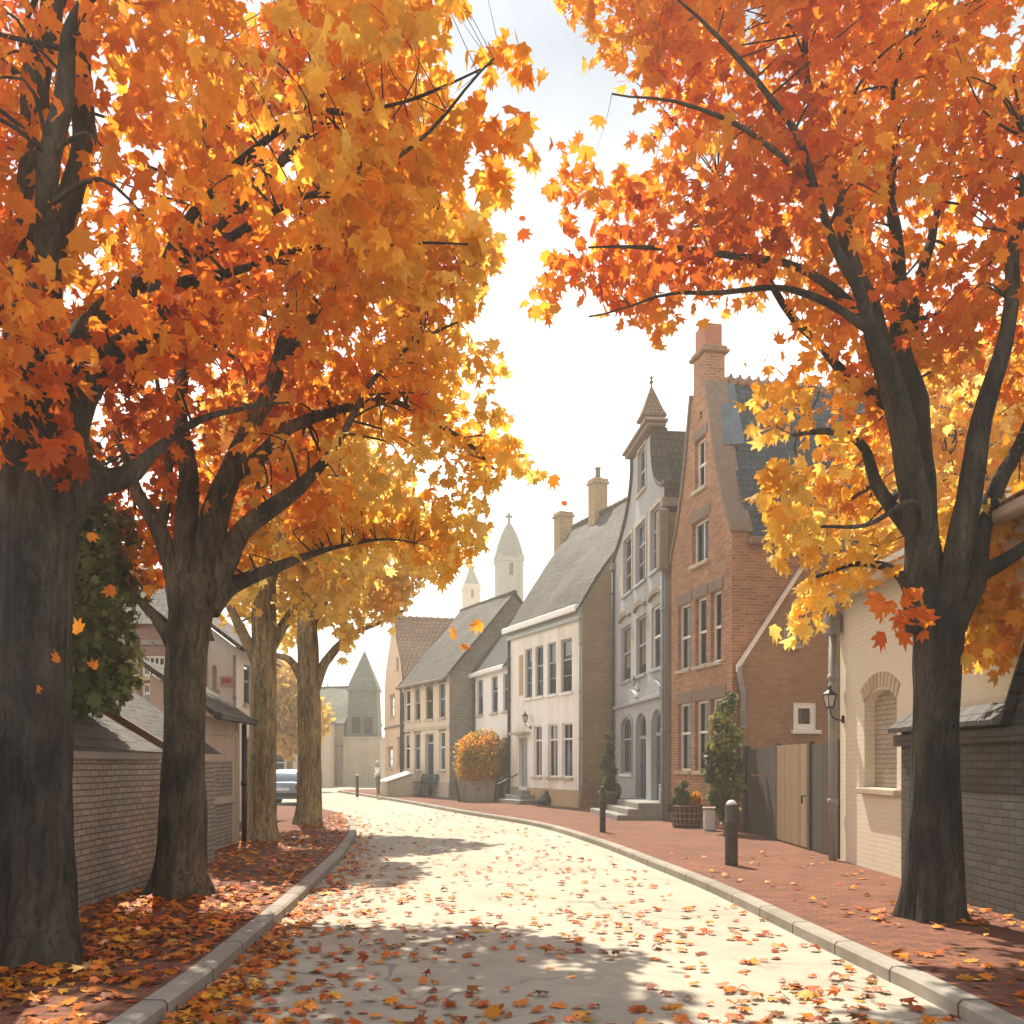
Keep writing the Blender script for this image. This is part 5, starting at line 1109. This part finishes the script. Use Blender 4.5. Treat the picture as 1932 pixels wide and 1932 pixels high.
b = MB(); b.add([(-.66, .335, 1.0), (.66, .335, 1.0), (.53, .665, 1.33), (-.53, .665, 1.33)], [(0, 1, 2, 3)]); b.add([(-.66, .325, 1.0), (.66, .325, 1.0), (.53, .655, 1.34), (-.53, .655, 1.34)], [(0, 1, 2, 3)]); b.build('rear_window', plain('dark_car_glass', (.05, .06, .07), .08, bmp=0), car)
b = MB(); b.cbox((-.80, -.09, .36), (.80, .06, .52), .03); b.build('bumper', M_rubber, car)
for sx in (-1, 1):
    b = MB(); b.cbox((sx*.62-.13, -.02, .66), (sx*.62+.13, .05, .82), .02); b.build('tail_light', M_lamp_red, car)
    b = MB(); b.cbox((sx*.88-.07, 2.35, 1.0), (sx*.88+.07, 2.45, 1.12), .02); b.build('mirror', M_car, car)
    for y in (.72, 3.3):
        Mw = Matrix.Translation((sx*.76, y, .31)) @ Matrix.Rotation(R(90), 4, 'Y'); b = MB(Mw); b.lathe([(.20, -.10), (.29, -.10), (.31, -.07), (.31, .07), (.29, .10), (.20, .10)], 24); wh = b.build('wheel', M_rubber, car, True)
        b = MB(Mw); b.lathe([(.198, -.06), (.198, .06), (.06, .08)], 16); b.build('rim', M_chrome, wh)
b = MB(); b.cbox((-.26, -.03, .62), (.26, .02, .73), .006); b.build('number_plate', M_bin_white, car)

# ------------------------------------------------------------------ person at the far kerb
def skin_obj(name, verts, edges, rads, mat, parent, sub=2):
    me = bpy.data.meshes.new(name); me.from_pydata(verts, edges, []); me.update(); me.materials.append(mat)
    o = bpy.data.objects.new(name, me); col.objects.link(o); o.parent = parent
    m = o.modifiers.new('skin', 'SKIN'); m.use_smooth_shade = True
    sl = me.skin_vertices[0] if me.skin_vertices else None
    if sl is None:
        me.attributes; bpy.context.view_layer.objects.active = o
        sl = me.skin_vertices.new().data if hasattr(me.skin_vertices, 'new') else None
    else: sl = sl.data
    for i, r in enumerate(rads): sl[i].radius = r if isinstance(r, tuple) else (r, r)
    sl[0].use_root = True
    s = o.modifiers.new('sub', 'SUBSURF'); s.levels = 1; s.render_levels = sub
    return o
pe = gnd(713, 1503, PZ); per = empty('person', 'person in white shirt and grey trousers standing at the far kerb by the stone hatch', 'person', (pe.x, pe.y, PZ), R(-60))

# one continuous skinned body; clothes are slightly larger shells over it
J = {'pelvis': (0, 0, .88), 'belly': (0, .01, 1.02), 'chest': (0, .0, 1.24), 'neck': (0, -.01, 1.40), 'headb': (0, -.03, 1.48), 'head': (0, -.035, 1.56), 'crown': (0, -.03, 1.66),
     'hl': (.085, 0, .85), 'kl': (.10, -.02, .47), 'al': (.105, .01, .08), 'tl': (.115, -.12, .035), 'hr': (-.085, 0, .85), 'kr': (-.10, .02, .47), 'ar': (-.105, .05, .08), 'tr': (-.115, -.08, .035),
     'sl': (.17, 0, 1.35), 'el': (.24, -.06, 1.10), 'wl': (.18, -.27, 1.06), 'fl': (.15, -.36, 1.08), 'sr': (-.17, 0, 1.35), 'er': (-.24, .03, 1.09), 'wr': (-.22, -.08, .87), 'fr': (-.21, -.11, .79)}
Rd = {'pelvis': .13, 'belly': .115, 'chest': .135, 'neck': .055, 'headb': .075, 'head': .095, 'crown': .06, 'hl': .085, 'kl': .055, 'al': .038, 'tl': .035, 'hr': .085, 'kr': .055, 'ar': .038, 'tr': .035, 'sl': .06, 'el': .042, 'wl': .03, 'fl': .03, 'sr': .06, 'er': .042, 'wr': .03, 'fr': .03}
def skinned(name, bones, mat, parent, grow=0.0):
    ks = list(dict.fromkeys(k for e in bones for k in e))
    return skin_obj(name, [J[k] for k in ks], [(ks.index(a), ks.index(c)) for a, c in bones], [Rd[k]+grow for k in ks], mat, parent, 1)
core = [('pelvis', 'belly'), ('belly', 'chest'), ('chest', 'neck'), ('neck', 'headb'), ('headb', 'head'), ('head', 'crown')]
legs = [('pelvis', 'hl'), ('hl', 'kl'), ('kl', 'al'), ('al', 'tl'), ('pelvis', 'hr'), ('hr', 'kr'), ('kr', 'ar'), ('ar', 'tr')]
arms = [('chest', 'sl'), ('sl', 'el'), ('el', 'wl'), ('wl', 'fl'), ('chest', 'sr'), ('sr', 'er'), ('er', 'wr'), ('wr', 'fr')]
skinned('body', core+legs+arms, M_skin, per)
skinned('shirt', [('belly', 'chest'), ('chest', 'sl'), ('sl', 'el'), ('el', 'wl'), ('chest', 'sr'), ('sr', 'er'), ('er', 'wr')], M_shirt, per, .016)
skinned('trousers', [('pelvis', 'hl'), ('hl', 'kl'), ('kl', 'al'), ('pelvis', 'hr'), ('hr', 'kr'), ('kr', 'ar'), ('pelvis', 'belly')], M_trouser, per, .02)
b = MB(Matrix.Translation((0, -.015, 1.60))); b.lathe([(.107, -.03), (.108, .02), (.092, .07), (.05, .102), (.01, .11)], 14); b.build('hair', M_hair, per, True)

# ------------------------------------------------------------------ leaf litter
def kx(path, y):
    ys = [p.y for p in path]
    for i in range(len(path)-1):
        if ys[i] <= y <= ys[i+1]: return path[i].x+(path[i+1].x-path[i].x)*(y-ys[i])/max(1e-6, ys[i+1]-ys[i])
    return path[-1].x
LP, LS, LHV, LW = [], [], [], []
tries = 0
def litter(n, fn):
    global tries
    c = 0; guard = 0
    while c < n and guard < n*60:
        guard += 1; q = fn()
        if q is None: continue
        x, y, z, s_, h = q; LP.append((x, y, z)); LS.append(s_); LHV.append(h); c += 1
def y_near(a, q, k=1.0):                              # more of them near the camera, as a picture samples the ground
    t = random.random(); return 1/((1/a)*(1-t)+(1/q)*t) if k else random.uniform(a, q)
def on_road():
    y = y_near(5.6, 36); l, r = kx(LK, y)+.05, kx(RK, y)-.05; t = random.random()
    t = t**1.7; x = l+(r-l)*t; d = noise.noise(Vector((x*.7, y*.45, 3)))
    if random.random() > .62+.9*d: return None
    return x, y, .0, random.uniform(.045, .105), random.gauss(.36, .17)
def on_left():
    y = y_near(5.6, 30); l, r = max(kx(LK, y)-2.6, -4.65 if y < 13 else -5.3), kx(LK, y)-.2
    x = random.uniform(l, r); d = noise.noise(Vector((x*.9, y*.6, 8)))
    k = .42 if y < 7.6 else .85
    if random.random() > k+.8*d: return None
    return x, y, PZ, random.uniform(.05, .11), random.gauss(.42, .17)
def on_right():
    y = y_near(6, 17); x = random.uniform(kx(RK, y)+.2, 5.1)
    if random.random() > .5+.9*noise.noise(Vector((x*.9, y*.6, 15))): return None
    return x, y, PZ, random.uniform(.045, .10), random.gauss(.42, .2)
litter(1500, on_road); litter(2700, on_left); litter(190, on_right)
def gutter():
    y = y_near(6, 32); x = kx(LK, y)+abs(random.gauss(0, .22))+.04; return x, y, 0, random.uniform(.045, .10), random.gauss(.45, .18)
litter(620, gutter)
def ring_of(cx, cy, r0, n):
    def f():
        a = random.uniform(0, 2*math.pi); r = r0+abs(random.gauss(0, .28)); x, y = cx+r*math.cos(a), cy+r*math.sin(a)
        return None if x < -4.66 or x > 5.05 else (x, y, PZ+random.uniform(0, .015), random.uniform(.05, .10), random.gauss(.36, .16))
    return f
for cx_, cy_, r_, n_ in ((-3.8, 7.6, .42, 70), (-3.96, 11.4, .40, 80), (4.3, 9.74, .40, 45)): litter(n_, ring_of(cx_, cy_, r_, n_))
P = np.array(LP); S = np.array(LS); Hh = np.array(LHV); C = palette(Hh, rng.uniform(.45, 1.0, len(P))); br = rng.uniform(0, 1, len(P)) < .16; C[br] = C[br]*.35+np.array([.10, .055, .025])*.65
scr = S/P[:, 1]; order = np.argsort(-scr); px = CX+P[:, 0]*F/P[:, 1]; py = HY-(P[:, 2]-EYE)*F/P[:, 1]
vis = (px > -10) & (px < 1942) & (py < 1945)
big = [i for i in order if vis[i]][:300]; bs = set(big); rest = np.array([i for i in range(len(P)) if i not in bs])
o = leaf_cloud(P[rest], S[rest], C[rest], flat=.16, name='fallen_leaves', mat=M_leaf_ground); tag(o, kind='stuff')
names = ((.28, 'dark red'), (.46, 'red orange'), (.66, 'orange'), (2, 'yellow'))
for i in big:
    o = leaf_cloud(np.zeros((1, 3)), S[i:i+1], C[i:i+1], flat=.18, name='fallen_leaf', mat=M_leaf_ground); o.location = P[i]
    cn = next(c for t, c in names if Hh[i] < t); where = 'grey road' if P[i][2] < .05 else ('left brick pavement' if P[i][0] < 0 else 'right brick pavement')
    tag(o, 'fallen %s maple leaf lying on the %s' % (cn, where), 'leaf', 'fallen %s leaves on the %s' % (cn, where))
air = [(988, 444, 9, .13, .30, 'red maple leaf falling in the sky gap between the two big crowns'), (1028, 155, 9, .15, .85, 'yellow maple leaf falling near the top of the sky gap'), (985, 412, 9, .06, .25, 'tiny red leaf floating above the red maple leaf in the sky gap'),
       (1063, 951, 11, .07, .30, 'small red leaf floating above the left chimney of the white house'), (1045, 905, 11, .17, .55, 'orange maple leaf hanging beside the crown above the church tower'), (935, 655, 11, .17, .9, 'pale yellow maple leaf falling just right of the left crown, midway up'),
       (852, 1198, 16, .22, .55, 'orange leaf falling before the cream house roof, leftmost of three'), (903, 1180, 16, .2, .6, 'orange leaf falling before the cream house roof, highest of three'), (876, 1222, 16, .17, .5, 'orange leaf falling before the cream house roof, lowest of three'),
       (172, 1014, 7, .075, .5, 'orange leaf hovering beside the nearest trunk over the green tree'), (212, 1115, 9, .105, .42, 'bright orange leaf hovering in the middle of the green tree'), (105, 1245, 6.8, .075, .40, 'orange leaf before the nearest dark trunk, higher of two'), (78, 1298, 6.8, .055, .40, 'small orange leaf before the nearest dark trunk, lower of two'),
       (150, 1188, 8, .12, .5, 'wide orange leaf at the left side of the green tree'), (182, 1255, 9, .09, .45, 'orange leaf low in front of the green tree'), (1405, 688, 14, .07, .3, 'small red leaf floating right of the tall brick chimney')]
for x, y, Y, s_, h, lab in air:
    o = leaf_cloud(np.zeros((1, 3)), np.array([s_]), palette(np.array([h]), np.array([1.0])), flat=.12, name='falling_leaf', mat=M_leaf); o.location = at(x, y, Y); o.rotation_euler = (R(90)+random.uniform(-.6, .6), random.uniform(-3, 3), random.uniform(-.6, .6)); tag(o, lab, 'leaf', 'leaves falling through the air')

# ------------------------------------------------------------------ light and sky
SUN_EL, SUN_AZ = 56.0, -15.0                          # azimuth from straight ahead, negative = to the left
d = Vector((math.sin(R(SUN_AZ))*math.cos(R(SUN_EL)), math.cos(R(SUN_AZ))*math.cos(R(SUN_EL)), math.sin(R(SUN_EL))))
sd = bpy.data.lights.new('sun', 'SUN'); so_ = bpy.data.objects.new('sun', sd); col.objects.link(so_)
sd.energy = 4.6; sd.angle = R(.6); sd.color = (1.0, .89, .70); so_.rotation_euler = (-d).to_track_quat('-Z', 'Y').to_euler(); so_.location = d*60
w = bpy.data.worlds.new('World'); scn.world = w; w.use_nodes = True; nt = w.node_tree; nt.nodes.clear()
out = nt.nodes.new('ShaderNodeOutputWorld'); bg = nt.nodes.new('ShaderNodeBackground'); nt.links.new(bg.outputs[0], out.inputs[0])
sky = nt.nodes.new('ShaderNodeTexSky'); sky.sky_type = 'NISHITA'; sky.sun_disc = False; sky.sun_elevation = R(SUN_EL); sky.sun_rotation = R(SUN_AZ)
sky.air_density = 1.0; sky.dust_density = 3.5; sky.ozone_density = 1.0
tc = nt.nodes.new('ShaderNodeTexCoord')
# thin bright cloud veil, thicker towards the horizon
cl = nt.nodes.new('ShaderNodeTexNoise'); cl.inputs['Scale'].default_value = 2.2; cl.inputs['Detail'].default_value = 6; cl.inputs['Roughness'].default_value = .55
nt.links.new(tc.outputs['Generated'], cl.inputs['Vector'])
sx = nt.nodes.new('ShaderNodeSeparateXYZ'); nt.links.new(tc.outputs['Generated'], sx.inputs[0])
veil = ramp(nt, sx.outputs[2], [(.0, (.95, .86, .72)), (.34, (.92, .86, .77)), (.47, (.42, .43, .43)), (.60, (.19, .235, .285))])
cf = ramp(nt, cl.outputs['Fac'], [(.46, (0, 0, 0)), (.70, (.30,)*3)]); veil = mixc(nt, cf, veil, (.6, .6, .6))
vs_ = N(nt, 'ShaderNodeVectorMath', operation='SCALE'); vs_.inputs[3].default_value = 10.0; nt.links.new(veil, vs_.inputs[0])
mx = mixc(nt, .975, sky.outputs[0], vs_.outputs[0]); nt.links.new(mx, bg.inputs[0]); bg.inputs[1].default_value = .13
scn.view_settings.view_transform = 'Standard'; scn.view_settings.look = 'None'; scn.view_settings.gamma = 1; scn.view_settings.exposure = 1.0
scn.cycles.max_bounces = 6; scn.cycles.diffuse_bounces = 3; scn.cycles.glossy_bounces = 3; scn.cycles.transmission_bounces = 4; scn.cycles.transparent_max_bounces = 8; scn.cycles.sample_clamp_indirect = 6

# ------------------------------------------------------------------ thin autumn haze
b = MB(); b.box((-140, -30, -1.2), (140, 200, 30)); hz = b.build('haze', M_dark, None, False, False); hz.data.materials.clear()
hm = bpy.data.materials.new('haze'); hm.use_nodes = True; hn = hm.node_tree; hn.nodes.clear(); ho = hn.nodes.new('ShaderNodeOutputMaterial'); hv = hn.nodes.new('ShaderNodeVolumePrincipled')
hv.inputs['Color'].default_value = (1.0, .95, .86, 1); hv.inputs['Density'].default_value = .0030; hv.inputs['Anisotropy'].default_value = .3; hn.links.new(hv.outputs[0], ho.inputs['Volume']); hz.data.materials.append(hm); tag(hz, kind='stuff')
